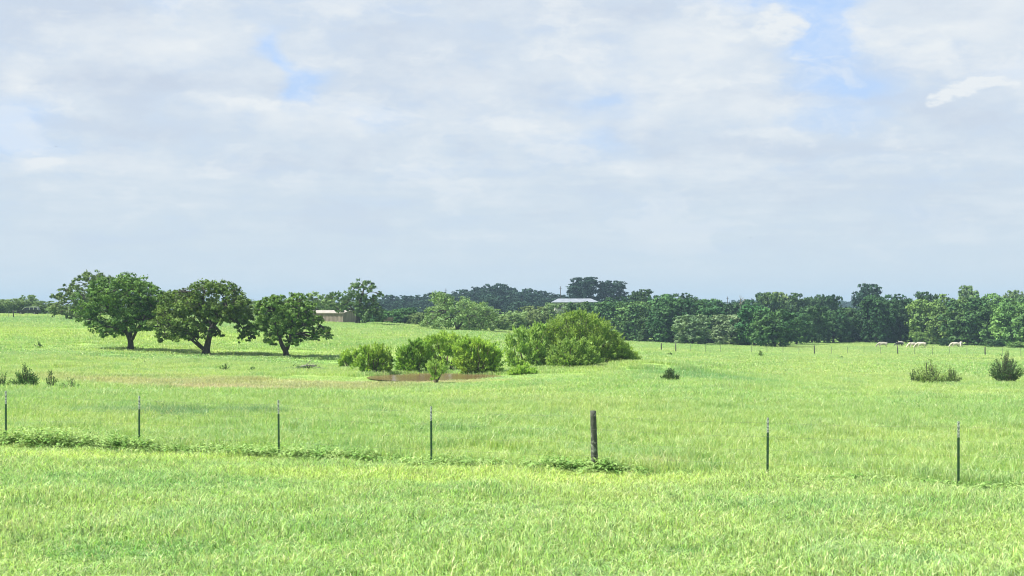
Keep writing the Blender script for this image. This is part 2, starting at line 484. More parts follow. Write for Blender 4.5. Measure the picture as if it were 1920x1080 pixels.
M = {}
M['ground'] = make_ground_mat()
M['grass_near'] = make_grass_mat("short_grass_blades", 0.50, 1.25)
M['grass_far'] = make_grass_mat("tall_grass_blades", 0.77, 0.50, 0.93)
M['oak'] = make_leaf_mat("dark_oak_leaves", (0.075, 0.165, 0.042), (0.150, 0.280, 0.072), 0.8, 0.34)
M['oak_soft'] = make_leaf_mat("soft_green_leaves", (0.110, 0.200, 0.072), (0.165, 0.265, 0.092), 0.6, 0.25)
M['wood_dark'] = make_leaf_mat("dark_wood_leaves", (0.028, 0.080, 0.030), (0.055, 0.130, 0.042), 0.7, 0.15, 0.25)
M['wood_mid'] = make_leaf_mat("mid_wood_leaves", (0.042, 0.125, 0.042), (0.085, 0.190, 0.056), 0.7, 0.15, 0.25)
M['wood_light'] = make_leaf_mat("light_wood_leaves", (0.085, 0.185, 0.052), (0.150, 0.280, 0.072), 0.6, 0.2, 0.25)
M['wood_grey'] = make_leaf_mat("grey_olive_leaves", (0.130, 0.215, 0.105), (0.190, 0.280, 0.135), 0.5, 0.2, 0.4)
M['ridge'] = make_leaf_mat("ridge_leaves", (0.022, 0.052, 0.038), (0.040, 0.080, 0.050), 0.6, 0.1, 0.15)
M['mesq'] = make_leaf_mat("feathery_bright_leaves", (0.220, 0.430, 0.080), (0.340, 0.560, 0.120), 0.7, 0.42, 0.9, (0.478, 0.010))
M['mesq_dull'] = make_leaf_mat("feathery_olive_leaves", (0.215, 0.375, 0.100), (0.295, 0.470, 0.130), 0.6, 0.40, 0.7, (0.478, 0.008))
M['willow_dk'] = make_leaf_mat("dark_bush_leaves", (0.120, 0.280, 0.055), (0.220, 0.420, 0.080), 0.7, 0.40, 0.9, (0.476, 0.010))
M['shrub'] = make_leaf_mat("dark_weed_leaves", (0.060, 0.140, 0.050), (0.105, 0.205, 0.065), 0.6, 0.25, 2.0)
M['shrub_light'] = make_leaf_mat('grey_green_weed_leaves', (0.18, 0.31, 0.10), (0.26, 0.40, 0.14), 0.6, 0.35, 2.0)
M['weed'] = make_leaf_mat("broad_weed_leaves", (0.170, 0.370, 0.080), (0.390, 0.590, 0.200), 0.8, 0.3, 2.0)
M['bark'] = make_bark("dark_bark", (0.035, 0.030, 0.024), (0.09, 0.08, 0.062))
M['bark_grey'] = make_bark("pale_grey_bark", (0.16, 0.15, 0.12), (0.28, 0.26, 0.22))
M['stem'] = make_bark("brown_stems", (0.10, 0.075, 0.05), (0.20, 0.16, 0.11), 12)

# ------------------------------------------------------------------ ground sheet
def build_ground():
    ys = np.concatenate([np.linspace(-80, 12, 12), np.exp(np.linspace(math.log(14), math.log(4500), 330))])
    us = np.concatenate([np.linspace(-3.6, -0.62, 50), np.linspace(-0.6, 0.6, 260), np.linspace(0.62, 3.6, 50)])
    Yg, Ug = np.meshgrid(ys, us, indexing='ij')
    Xg = Ug * np.maximum(Yg, 22.0)
    Zg = H(Xg, Yg)
    V = np.stack([Xg, Yg, Zg], -1).reshape(-1, 3)
    n, k = Xg.shape
    i, j = np.meshgrid(np.arange(n - 1), np.arange(k - 1), indexing='ij')
    a = (i * k + j).ravel()
    Q = np.stack([a, a + 1, a + k + 1, a + k], 1)
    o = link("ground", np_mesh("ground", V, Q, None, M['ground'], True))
    tag(o, "rolling green pasture reaching back to the woods", "ground", kind="structure")
build_ground()

# pond water
def build_pond():
    m, t, out = mat_new("muddy_water")
    pr = t.new('ShaderNodeBsdfPrincipled')
    geo = t.new('ShaderNodeNewGeometry')
    n = t.noise(geo.outputs['Position'], 0.5, 3, 0.5)
    t.put(pr.inputs['Base Color'], t.mix(n, (0.115, 0.080, 0.036), (0.15, 0.105, 0.05)))
    pr.inputs['Roughness'].default_value = 0.16
    pr.inputs['IOR'].default_value = 1.2
    pr.inputs['Specular IOR Level'].default_value = 0.15
    bp = t.new('ShaderNodeBump'); bp.inputs['Strength'].default_value = 0.5; bp.inputs['Distance'].default_value = 0.03
    t.l.new(t.noise(geo.outputs['Position'], 4.0, 3, 0.6), bp.inputs['Height'])
    t.l.new(bp.outputs[0], pr.inputs['Normal'])
    t.l.new(pr.outputs[0], out.inputs['Surface'])
    K = 64; V = [(POND[0], POND[1], POND_Z)]
    for i in range(K):
        a = i * 2 * math.pi / K
        V.append((POND[0] + 1.16 * POND[2] * math.cos(a), POND[1] + 1.16 * POND[3] * math.sin(a), POND_Z))
    T = [(0, 1 + i, 1 + (i + 1) % K) for i in range(K)]
    o = link("pond_water", np_mesh("pond_water", V, None, T, m))
    tag(o, "brown muddy stock pond in front of the bushes", "pond", kind="structure")
build_pond()

# ------------------------------------------------------------------ grass
def blades(n, size, h0, h1, w0, w1, bend, seed, clump=0.0):
    r = np.random.default_rng(seed)
    if clump > 0:
        nc = max(3, n // 14)
        cc = r.uniform(-size / 2, size / 2, (nc, 2))
        ci = r.integers(0, nc, n)
        p = cc[ci] + r.normal(0, clump, (n, 2))
    else:
        p = r.uniform(-size / 2, size / 2, (n, 2))
    h = r.uniform(h0, h1, n) * (0.75 + 0.5 * r.random(n)); wd = r.uniform(w0, w1, n)
    a = r.uniform(0, 2 * math.pi, n); lean = r.uniform(0.25, 1.0, n) * bend
    f = r.uniform(0, 2 * math.pi, n)
    dx, dy = np.cos(a), np.sin(a); wx, wy = np.cos(f), np.sin(f)
    V = np.zeros((n, 5, 3))
    def P(fr, ln):
        return np.stack([p[:, 0] + dx * h * ln, p[:, 1] + dy * h * ln, h * fr], 1)
    b = P(-0.06, 0); m = P(0.62 - .1 * lean, 0.30 * lean); t = P(1.0 - 0.45 * lean, lean)
    wv_ = np.stack([wx, wy, np.zeros(n)], 1) * wd[:, None] / 2
    V[:, 0] = b - wv_; V[:, 1] = b + wv_; V[:, 2] = m + wv_ * .85; V[:, 3] = m - wv_ * .85; V[:, 4] = t
    k = np.arange(n)[:, None] * 5
    return V.reshape(-1, 3), k + np.array([[0, 1, 2, 3]]), k + np.array([[3, 2, 4]])

def scatter(name, protos, P, rotz, scl, idx, label, cat):
    """one stuff object: a cloud of points with a patch of blades on each"""
    coll = bpy.data.collections.new(name + "_patches")
    for q, me in enumerate(protos):
        coll.objects.link(bpy.data.objects.new(name + "_patch_%02d" % q, me))
    me = bpy.data.meshes.new(name); me.vertices.add(len(P)); me.vertices.foreach_set('co', np.asarray(P, np.float32).ravel())
    a = me.attributes.new('rotz', 'FLOAT_VECTOR', 'POINT')
    rv = np.zeros((len(P), 3), np.float32); rv[:, 2] = rotz; a.data.foreach_set('vector', rv.ravel())
    a = me.attributes.new('scl', 'FLOAT_VECTOR', 'POINT'); a.data.foreach_set('vector', np.asarray(scl, np.float32).ravel())
    a = me.attributes.new('idx', 'INT', 'POINT'); a.data.foreach_set('value', np.asarray(idx, np.int32))
    o = link(name, me)
    g = bpy.data.node_groups.new(name + "_nodes", 'GeometryNodeTree')
    g.interface.new_socket('Geometry', in_out='INPUT', socket_type='NodeSocketGeometry')
    g.interface.new_socket('Geometry', in_out='OUTPUT', socket_type='NodeSocketGeometry')
    gi = g.nodes.new('NodeGroupInput'); go = g.nodes.new('NodeGroupOutput')
    iop = g.nodes.new('GeometryNodeInstanceOnPoints'); ci = g.nodes.new('GeometryNodeCollectionInfo')
    ci.inputs['Collection'].default_value = coll
    ci.inputs['Separate Children'].default_value = True; ci.inputs['Reset Children'].default_value = True
    iop.inputs['Pick Instance'].default_value = True
    def na(nm, ty):
        n = g.nodes.new('GeometryNodeInputNamedAttribute'); n.data_type = ty; n.inputs[0].default_value = nm; return n.outputs[0]
    g.links.new(gi.outputs[0], iop.inputs['Points']); g.links.new(ci.outputs[0], iop.inputs['Instance'])
    g.links.new(na('idx', 'INT'), iop.inputs['Instance Index'])
    g.links.new(na('rotz', 'FLOAT_VECTOR'), iop.inputs['Rotation'])
    g.links.new(na('scl', 'FLOAT_VECTOR'), iop.inputs['Scale'])
    g.links.new(iop.outputs[0], go.inputs[0])
    mod = o.modifiers.new("patches", 'NODES'); mod.node_group = g
    tag(o, label, cat, kind="stuff")
    return o

# fence line in plan
FZ0, FZ1 = 30.0, 37.1
FP0 = np.array([(1797 - 960) / F * FZ0, FZ0]); FP1 = np.array([(11 - 960) / F * FZ1, FZ1])
def fence_pt(k): return FP0 + (FP1 - FP0) * k / 6.0
def fence_side(X, Y):
    """>0 beyond the fence"""
    t = (X - FP0[0]) / (FP1[0] - FP0[0])
    return Y - (FP0[1] + (FP1[1] - FP0[1]) * t)

def smooth_noise(X, Y, s, seed):
    r = np.random.default_rng(seed); v = 0
    for _ in range(7):
        a = r.uniform(0, 6.28); k = s * r.uniform(.6, 1.8); p = r.uniform(0, 6.28)
        v = v + np.sin((np.cos(a) * X + np.sin(a) * Y) * k + p + 1.2 * np.sin((np.cos(a + 1.7) * X + np.sin(a + 1.7) * Y) * k * .6 + p))
    return v / 7 ** .5

def grid_points(y0, y1, step, uext, seed, dens=1.0):
    r = np.random.default_rng(seed); out = []
    for y in np.arange(y0, y1, step):
        xm = y * uext + 1.5
        xs = np.arange(-xm, xm, step)
        out.append(np.stack([xs, np.full(len(xs), y)], 1))
    P = np.concatenate(out); P += r.uniform(-step * .6, step * .6, P.shape)
    if dens < 1: P = P[r.random(len(P)) < dens]
    return P

def build_grass():
    r = np.random.default_rng(11)
    # short grass on this side of the fence
    pro = []
    for s in range(6):
        V, Q, T = blades(230, 0.66, 0.12, 0.24, 0.009, 0.019, 1.25, 100 + s, 0.07)
        pro.append(np_mesh("short_blades", V, Q, T, M['grass_near']))
    for s in range(3):      # taller stalks
        V, Q, T = blades(170, 0.66, 0.16, 0.32, 0.008, 0.016, 1.1, 140 + s, 0.07)
        pro.append(np_mesh("long_blades", V, Q, T, M['grass_near']))
    P = grid_points(14.5, 38.5, 0.38, 0.40, 3)
    fs = fence_side(P[:, 0], P[:, 1])
    keep = fs < 0.3
    P = P[keep]
    n = len(P); Z = H(P[:, 0], P[:, 1])
    hs = 1.0 + 0.30 * smooth_noise(P[:, 0], P[:, 1], 1.1, 5)
    hs = np.clip(hs, 0.75, 1.6)
    s0 = r.uniform(.9, 1.2, n)
    idx = np.where(r.random(n) < 0.16, r.integers(6, 9, n), r.integers(0, 6, n))
    scatter("near_grass", pro, np.column_stack([P, Z]), r.uniform(0, 6.28, n), np.column_stack([s0, s0, hs]), idx,
            "short bright green grass on this side of the wire fence", "grass")
    # tall grass beyond the fence, three sizes of patch with distance
    sets = [("meadow_grass", 29.5, 66, 0.75, 1.1, 230, 0.22, 0.40, 0.010, 0.020, 1.0, 0.10, 0.42),
            ("pasture_grass", 62, 128, 1.35, 2.0, 340, 0.20, 0.38, 0.018, 0.032, 1.0, 0.20, 0.42),
            ("hillside_grass", 122, 345, 3.4, 5.2, 620, 0.18, 0.36, 0.045, 0.085, 0.75, 0.40, 0.46)]
    labs = ["tall green grass just beyond the wire fence", "long seeding grass in the middle of the pasture around the pond", "grass covering the far slopes of the pasture up to the woods"]
    for q, (nm, y0, y1, st, size, nb, h0, h1, w0, w1, bd, cl, ue) in enumerate(sets):
        pro = []
        for s in range(6):
            V, Q, T = blades(nb, size, h0, h1, w0, w1, bd, 200 + 10 * q + s, cl)
            pro.append(np_mesh("tall_blades", V, Q, T, M['grass_far']))
        P = grid_points(y0, y1, st, ue, 20 + q)
        pr_ = pond_r(P[:, 0], P[:, 1])
        keep = (pr_ > 1.0) & (fence_side(P[:, 0], P[:, 1]) > 0.1)
        keep &= ((P[:, 0] - 14.1) / 1.1) ** 2 + ((P[:, 1] - 119.5) / 1.8) ** 2 > 1
        P = P[keep]; n = len(P); Z = H(P[:, 0], P[:, 1])
        hs = np.clip(1.0 + 0.3 * smooth_noise(P[:, 0], P[:, 1], 0.9 / st, 50 + q), 0.7, 1.6)
        # the grass is low on the wet rim in front of the pond
        near = (np.abs(P[:, 0] - POND[0]) < 12) & (P[:, 1] > 91) & (P[:, 1] < 106)
        hs = np.where(near, hs * 0.28, hs)
        under = (np.abs(P[:, 0] + 32) < 20) & (np.abs(P[:, 1] - 144) < 13)      # shortened so the shade of the three trees shows darker and broader
        hs = np.where(under, hs * 0.5, hs)
        s0 = r.uniform(.9, 1.2, n)
        scatter(nm, pro, np.column_stack([P, Z]), r.uniform(0, 6.28, n), np.column_stack([s0, s0, hs]), r.integers(0, 6, n), labs[q], "grass")
build_grass()

# ------------------------------------------------------------------ foliage builders
def leaf_faces(C, N, size, aspect, r):
    """one folded-free leaf face per centre, roughly facing N"""
    n = len(C)
    N = N + r.normal(0, 0.75, (n, 3)); N /= np.linalg.norm(N, axis=1)[:, None] + 1e-9
    A = np.cross(N, r.normal(0, 1, (n, 3))); A /= np.linalg.norm(A, axis=1)[:, None] + 1e-9
    B = np.cross(N, A)
    s = (size * r.uniform(0.6, 1.35, n))[:, None]
    V = np.stack([C - A * s * aspect, C + B * s * .5 - A * s * .1, C + A * s * aspect, C - B * s * .5 + A * s * .15], 1)
    k = np.arange(n)[:, None] * 4
    return V.reshape(-1, 3), k + np.array([[0, 1, 2, 3]])

def crown_pts(blobs_, n, clump, r, hollow=0.55):
    """leaf centres and facing: blobs -> twig clumps -> leaves"""
    vol = np.array([b[3] * b[4] * b[5] for b in blobs_]) ** 0.72
    cnt = np.maximum(20, (n * vol / vol.sum()).astype(int))
    Cs, Ns = [], []
    for b, c in zip(blobs_, cnt):
        ctr = np.array(b[:3]); rad = np.array(b[3:6])
        k = max(4, int(c / 22))
        d = r.normal(0, 1, (k, 3)); d[:, 2] += 0.25; d /= np.linalg.norm(d, axis=1)[:, None]
        rr = hollow + (1.03 - hollow) * r.random(k) ** 0.6 + np.where(r.random(k) < .16, r.uniform(0, .28, k), 0)
        cc = ctr + d * rad * rr[:, None]
        ci = r.integers(0, k, c)
        cr = clump * float(rad.mean())
        off = r.normal(0, 1, (c, 3)) * np.array([1, 1, .62]) * cr
        P = cc[ci] + off
        Nn = 0.9 * d[ci] + off / (cr + 1e-6) * 0.5; Nn[:, 2] += 0.45
        Cs.append(P); Ns.append(Nn)
    return np.concatenate(Cs), np.concatenate(Ns)

def limb(a, b, r, sag=0.0, seg=6, wob=0.06):
    a = np.array(a, float); b = np.array(b, float); L = np.linalg.norm(b - a)
    t = np.linspace(0, 1, seg)[:, None]
    p = a + (b - a) * t
    p[:, 2] += (np.sin(t[:, 0] * math.pi) * sag * L)
    w_ = r.normal(0, wob * L / seg, (seg, 3)); w_[0] = 0; w_[-1] = 0
    return p + w_

def hero_tree(name, px, py, D, trunk, blobs_px, leaf, nleaf, mat, label, group=None, twigs=40, thick=0.3, bark='bark', clump=0.20, seed=1, deep=0.85, aspect=0.8, hollow=0.5, cat="tree"):
    """tree whose limbs and leaf masses are given in photo pixels from its foot; each mass gets its own depth"""
    r = np.random.default_rng(seed)
    s = D / F
    loc = ground_at(px, D, 0.05)
    root = empty(name, loc)
    tag(root, label, cat, group)
    bl = []
    xs = [b[0] for b in blobs_px]; halfw = (max(xs) - min(xs)) / 2 * s + 0.5; xc = (max(xs) + min(xs)) / 2 * s
    for i, b in enumerate(blobs_px):
        dx, up, rx, rz = b[:4]
        X_ = dx * s; Z_ = up * s
        lim = deep * math.sqrt(max(0.05, 1 - ((X_ - xc) / (halfw * 1.15)) ** 2)) * halfw
        offs = b[4] if len(b) > 4 else None
        if offs is not None:
            bl.append((X_, offs, Z_, rx * s, rx * s, rz * s))
        else:
            ry = rx * s
            k = max(1, int(round(lim / ry)))
            for q in range(k):
                yy = r.uniform(-.35, .35) * ry + (0 if k == 1 else (-lim + 2 * lim * (q + .5) / k))
                sc = 1 - 0.22 * abs(yy) / (halfw + .01)
                bl.append((X_ + r.normal(0, .15) * rx * s, yy, Z_ - abs(yy) * 0.12, rx * s * sc, ry * sc, rz * s * sc))
    tb = MB()
    ends = []
    for (pts, r0, r1) in trunk:
        p = np.array([(q[0] * s, (q[2] if len(q) > 2 else 0.0), q[1] * s) for q in pts], float)
        # resample smoothly
        t0 = np.linspace(0, 1, len(p)); t1 = np.linspace(0, 1, max(6, len(p) * 3))
        pp = np.stack([np.interp(t1, t0, p[:, j]) for j in range(3)], 1)
        pp[1:-1] = (pp[:-2] + 2 * pp[1:-1] + pp[2:]) / 4
        rr = np.linspace(r0, r1, len(pp)) * .84
        if p[0, 2] < 0.1: rr[0] *= 1.5; rr[1] *= 1.15; pp[0, 2] -= 0.15
        tb.tube(pp, rr, 8)
        for f_ in (0.55, 0.75, 1.0): 
            j = int(f_ * (len(pp) - 1)); ends.append((pp[j], rr[j]))
    for b in bl:
        c = np.array(b[:3])
        d = [np.linalg.norm(c - e[0]) + (2.0 if e[0][2] > c[2] + 1 else 0) for e in ends]
        e = ends[int(np.argmin(d))]
        if np.linalg.norm(c - e[0]) < 0.3: continue
        pp = limb(e[0], c, r, 0.08)
        tb.tube(pp, np.linspace(min(e[1] * .75, thick * .5), 0.03, len(pp)), 6)
        for q in range(max(1, int(twigs * b[3] / halfw / 3))):
            d_ = r.normal(0, 1, 3); d_ /= np.linalg.norm(d_)
            tb.tube(limb(pp[r.integers(2, len(pp))], c + d_ * np.array(b[3:6]) * .85, r, 0.05, 4), np.linspace(0.035, 0.012, 4), 4, False)
    tb.build("trunk", M[bark], root, True)
    C, N = crown_pts(bl, int(nleaf * .8), clump * .72, r, hollow + .08)
    V, Q = leaf_faces(C, N, leaf, aspect, r)
    link("crown", np_mesh("crown", V, Q, None, M[mat]), root)
    return root

# ---- the three pasture trees
D1 = solve(245, 657); D2 = solve(386, 664); D3 = solve(537, 670)
hero_tree("oak_tree", 245, 656, D1,
    [([(0, 0), (0, 16), (-2, 24), (-10, 38), (-22, 55), (-40, 75)], .42, .14), ([(0, 18), (6, 24, -.3), (14, 38, -.6), (30, 60, -1), (38, 90, -.8)], .26, .09),
     ([(-2, 22), (0, 45, .5), (-5, 80, .8), (-8, 115, .3)], .28, .08), ([(14, 38), (38, 46), (62, 44)], .15, .05), ([(-8, 34), (-25, 44, -1), (-48, 48, -1.5)], .16, .05)],
    [(-65, 90, 26, 22), (-48, 120, 22, 16), (-75, 62, 20, 16), (-52, 50, 22, 14), (-30, 42, 22, 12), (-30, 90, 30, 26), (-8, 132, 24, 14), (-14, 112, 26, 20), (16, 120, 22, 18), (38, 108, 20, 18),
     (14, 85, 30, 26), (48, 84, 20, 22), (60, 62, 16, 16), (30, 55, 22, 15), (-3, 60, 26, 20), (-62, 108, 16, 12), (70, 92, 12, 10), (-40, 36, 14, 8)],
    0.17, 26000, 'oak', "dark spreading tree with a short forked trunk, leftmost of the three in the open pasture", "three trees standing out in the pasture", seed=3, twigs=46)
hero_tree("oak_tree", 386, 663, D2,
    [([(0, 0), (3, 20), (8, 40), (16, 58), (30, 72), (34, 95)], .46, .14), ([(-2, 8), (-14, 16, .2), (-26, 26, .3), (-42, 36, .2), (-60, 45)], .22, .07), ([(-4, 12), (-16, 26, -.5), (-26, 40, -.6)], .16, .08),
     ([(10, 45), (4, 75, .6), (-10, 105, .5), (0, 125)], .22, .06), ([(28, 70), (52, 66), (68, 50), (76, 38)], .18, .04)],
    [(-78, 62, 20, 16), (-62, 44, 22, 14), (-82, 36, 12, 9), (-40, 40, 18, 12), (-22, 50, 16, 14), (-60, 84, 22, 20), (-66, 108, 16, 12), (-30, 78, 26, 22), (-26, 102, 20, 18), (-2, 126, 22, 15),
     (2, 95, 26, 22), (24, 130, 20, 12), (44, 118, 20, 16), (50, 92, 22, 20), (66, 98, 14, 18), (72, 74, 14, 18), (74, 52, 12, 14), (86, 56, 9, 14), (24, 84, 22, 18), (78, 36, 8, 9), (14, 44, 10, 8), (-84, 84, 9, 8), (-8, 62, 16, 14), (48, 74, 16, 12), (-44, 120, 8, 6)],
    0.17, 28000, 'oak', "dark tree with a leaning trunk and drooping right side, middle of the three", "three trees standing out in the pasture", seed=5, twigs=46)
hero_tree("oak_tree", 537, 669, D3,
    [([(0, 0), (-1, 12), (-8, 22), (-14, 40), (-18, 60), (-22, 85)], .40, .11), ([(0, 14), (5, 24), (7, 42), (10, 62), (14, 95)], .26, .08),
     ([(7, 40), (22, 52, -.5), (38, 64, -.6), (60, 62)], .12, .03), ([(-10, 30), (-26, 42), (-40, 52)], .12, .04)],
    [(-40, 62, 18, 18), (-30, 40, 18, 13), (-46, 86, 16, 16), (-50, 104, 12, 8), (-22, 96, 20, 18), (-12, 72, 22, 22), (6, 106, 20, 14), (-26, 112, 11, 7), (24, 112, 14, 12), (26, 88, 20, 18), (12, 60, 20, 18),
     (36, 66, 15, 14), (40, 96, 13, 13), (18, 36, 16, 11), (48, 76, 10, 10), (58, 56, 10, 9), (72, 54, 9, 8), (80, 42, 6, 5), (-14, 50, 14, 12), (60, 74, 8, 6), (52, 40, 7, 5)],
    0.17, 19000, 'oak', "smaller dark tree with V-shaped trunk, rightmost of the three, beside the pond bushes", "three trees standing out in the pasture", seed=8, twigs=40)

# ---- trees right behind them
hero_tree("pale_tree", 170, 602, 235,
    [([(0, 0), (2, 25), (0, 50), (8, 80)], .42, .10), ([(0, 22), (-22, 35), (-45, 45)], .2, .05), ([(0, 30), (-28, 60), (-50, 58)], .16, .04)],
    [(-52, 52, 14, 10), (-36, 60, 12, 12), (-62, 44, 8, 6), (-30, 40, 20, 12), (-56, 28, 18, 12), (-10, 50, 24, 20), (8, 84, 18, 12), (-10, 76, 13, 10), (24, 70, 20, 18), (10, 30, 22, 16), (36, 45, 18, 20), (-24, 20, 24, 12), (50, 70, 14, 12), (-48, 12, 18, 8)],
    0.26, 9000, 'oak_soft', "tall open grey-green tree rising behind the leftmost pasture tree", seed=12, twigs=26, bark='bark')
hero_tree("pale_tree", 335, 606, 225,
    [([(0, 0), (2, 25), (-2, 50)], .35, .10), ([(0, 20), (20, 35), (30, 45)], .2, .05)],
    [(-25, 40, 18, 16), (-5, 54, 18, 12), (20, 50, 18, 14), (8, 34, 22, 16), (-30, 22, 16, 12), (36, 30, 16, 14), (0, 14, 24, 12), (-12, 62, 8, 5)],
    0.26, 6000, 'oak_soft', "soft green tree filling the gap between the left and middle pasture trees", seed=13, twigs=20)
hero_tree("pale_tree", 596, 606, 300,
    [([(0, 0), (2, 25), (-2, 45)], .35, .10)],
    [(-25, 36, 18, 14), (0, 44, 20, 12), (20, 36, 16, 14), (0, 24, 22, 16), (-30, 18, 16, 12), (32, 22, 16, 12), (46, 22, 14, 12)],
    0.32, 5000, 'oak_soft', "round green tree behind the left end of the long brown shed", seed=14, twigs=16)
hero_tree("oak_tree", 671, 604, 262,
    [([(0, 0), (0, 16), (4, 34), (6, 50), (12, 68)], .60, .14), ([(0, 18), (-10, 28), (-24, 30), (-36, 26)], .24, .08), ([(-8, 26), (-20, 40), (-36, 48)], .2, .06), ([(6, 48), (14, 56), (22, 60)], .2, .05), ([(2, 25), (16, 32), (30, 34)], .2, .05)],
    [(8, 76, 17, 9), (26, 70, 11, 8), (-6, 68, 11, 9), (-14, 50, 18, 12), (-38, 54, 19, 10), (-58, 52, 11, 7), (40, 58, 7, 6), (-50, 40, 10, 6), (-24, 38, 14, 8), (4, 48, 14, 14), (30, 50, 8, 8), (22, 38, 14, 12), (34, 32, 11, 12), (18, 18, 20, 12), (34, 14, 14, 12), (8, 26, 12, 10), (-32, 30, 12, 6), (-2, 34, 12, 10), (40, 24, 6, 8)],
    0.28, 9000, 'oak_soft', "tall crooked tree with a dark trunk at the right end of the brown shed", seed=15, twigs=30)
hero_tree("mesquite_tree", 858, 620, solve(858, 620, 180, 300),
    [([(0, 0), (-4, 14), (-14, 34), (-24, 52)], .32, .08), ([(0, 4), (10, 18), (26, 28), (44, 34)], .26, .05), ([(0, 8), (4, 30), (2, 56)], .26, .05)],
    [(-36, 62, 14, 14), (-22, 58, 16, 12), (-28, 40, 20, 14), (-50, 34, 16, 12), (-52, 18, 18, 12), (-30, 14, 22, 13), (-8, 44, 20, 14), (14, 52, 18, 12), (36, 44, 20, 13), (54, 38, 16, 12), (20, 32, 22, 12), (0, 20, 22, 14), (38, 22, 20, 12), (62, 24, 12, 12), (-62, 12, 12, 8), (50, 10, 18, 8), (20, 8, 22, 8)],
    0.20, 15000, 'oak_soft', "wide pale green tree with sprawling limbs behind the pond bushes", seed=16, twigs=40, clump=0.24)

# ---- feathery bushes round the pond
def feather_bush(name, px, py, blobs_px, leaf, nleaf, mat, label, seed, stems=24, D=None, group=None, stem_mat='stem', aspect=1.5, base_spread=0.5, cat="bush", lo=80, hi=160):
    r = np.random.default_rng(seed)
    D = D or solve(px, py, lo, hi); s = D / F
    root = empty(name, ground_at(px, D, 0.05)); tag(root, label, cat, group)
    xs = [b[0] for b in blobs_px]; half = (max(xs) - min(xs)) / 2 * s + .4; xc = (max(xs) + min(xs)) / 2 * s
    bl = []
    for (dx, up, rx, rz) in blobs_px:
        X_ = dx * s; lim = 0.75 * math.sqrt(max(.05, 1 - ((X_ - xc) / (half * 1.2)) ** 2)) * half
        k = max(1, int(round(lim / (rx * s))))
        for q in range(k):
            yy = 0 if k == 1 else (-lim + 2 * lim * (q + .5) / k)
            yy += r.uniform(-.3, .3) * rx * s
            bl.append((X_, yy, up * s, rx * s, rx * s, rz * s))
    sm = MB()
    for q in range(stems):
        b = bl[r.integers(len(bl))]; d_ = r.normal(0, .5, 3)
        e = np.array(b[:3]) + d_ * np.array(b[3:6])
        st = np.array([xc * .3 + (b[0] - xc * .3) * base_spread * r.uniform(.3, 1), b[1] * base_spread * .6, -.1])
        sm.tube(limb(st, e, r, 0.10, 6, .1), np.linspace(.05, .012, 6), 5, False)
    sm.build("stems", M[stem_mat], root, True)
    # leafy sprays: long leaves pointing up and out
    vol = np.array([b[3] ** 2 * b[5] for b in bl]) ** .72; tot = vol.sum(); Cs = []
    for b, vq in zip(bl, vol):
        k = max(3, int(nleaf * vq / tot / 34)); c0 = np.array(b[:3]); rd = np.array(b[3:6])
        d = r.normal(0, 1, (k, 3)); d[:, 2] += .35; d /= np.linalg.norm(d, axis=1)[:, None]
        rx_ = np.where(r.random(k) < .30, r.uniform(1.0, 1.7, k), r.uniform(.5, 1.0, k))
        tip = c0 + d * rd * rx_[:, None]; st_ = c0 + d * rd * .25 + np.array([0, 0, -.35]) * rd
        for q in range(k):
            t_ = r.random(34) ** .75
            Cs.append(st_[q] + (tip[q] - st_[q]) * t_[:, None] + r.normal(0, 1, (34, 3)) * rd * (.14 * (1.25 - t_))[:, None])
    C = np.concatenate(Cs)
    n = len(C)
    ctr = np.array([xc, 0, 0])
    A = C - ctr; A /= np.linalg.norm(A, axis=1)[:, None] + 1e-9
    A = A + r.normal(0, .55, (n, 3)); A[:, 2] += .35; A /= np.linalg.norm(A, axis=1)[:, None]
    B = np.cross(A, r.normal(0, 1, (n, 3))); B /= np.linalg.norm(B, axis=1)[:, None] + 1e-9
    ss = (leaf * r.uniform(.6, 1.4, n))[:, None]
    V = np.stack([C - A * ss * aspect, C + B * ss * .42, C + A * ss * aspect, C - B * ss * .42], 1).reshape(-1, 3)
    V[:, 2] = np.maximum(V[:, 2], 0.0)
    k = np.arange(n)[:, None] * 4
    link("foliage", np_mesh("foliage", V, k + np.array([[0, 1, 2, 3]]), None, M[mat]), root)
    return root

feather_bush("pond_bush", 657, 692, [(0, 18, 13, 14), (-9, 26, 9, 10), (10, 28, 10, 12), (3, 8, 9, 8), (-16, 12, 8, 7)], .075, 6500, 'mesq', "small airy yellow-green bush at the left end of the pond", 31, 12)
feather_bush("pond_bush", 700, 702, [(-26, 26, 13, 12), (-14, 44, 13, 12), (4, 42, 15, 13), (18, 34, 13, 14), (0, 20, 20, 14), (26, 14, 11, 12), (-16, 12, 12, 10), (12, 52, 8, 6), (30, 32, 6, 8)], .08, 13000, 'mesq', "round yellow-green bush on the far shore, second from the left end of the pond", 32, 18)
feather_bush("pond_bush", 773, 701, [(-20, 34, 10, 14), (-8, 46, 14, 13), (-20, 16, 14, 14), (6, 26, 18, 18), (22, 50, 15, 14), (8, 58, 11, 9), (0, 10, 20, 10), (30, 22, 14, 16)], .08, 14000, 'willow_dk', "dark green bush leaning over the middle of the pond", 33, 18)
feather_bush("pond_bush", 835, 698, [(-36, 52, 14, 12), (-22, 62, 15, 11), (-2, 66, 16, 11), (20, 62, 16, 12), (-30, 36, 16, 14), (0, 44, 20, 14), (26, 44, 16, 14), (40, 54, 14, 12), (-8, 18, 18, 14), (24, 20, 16, 14)], .08, 17000, 'mesq', "bright leafy bush with the highest rounded top, in the middle of the pond row", 34, 20, D=117)
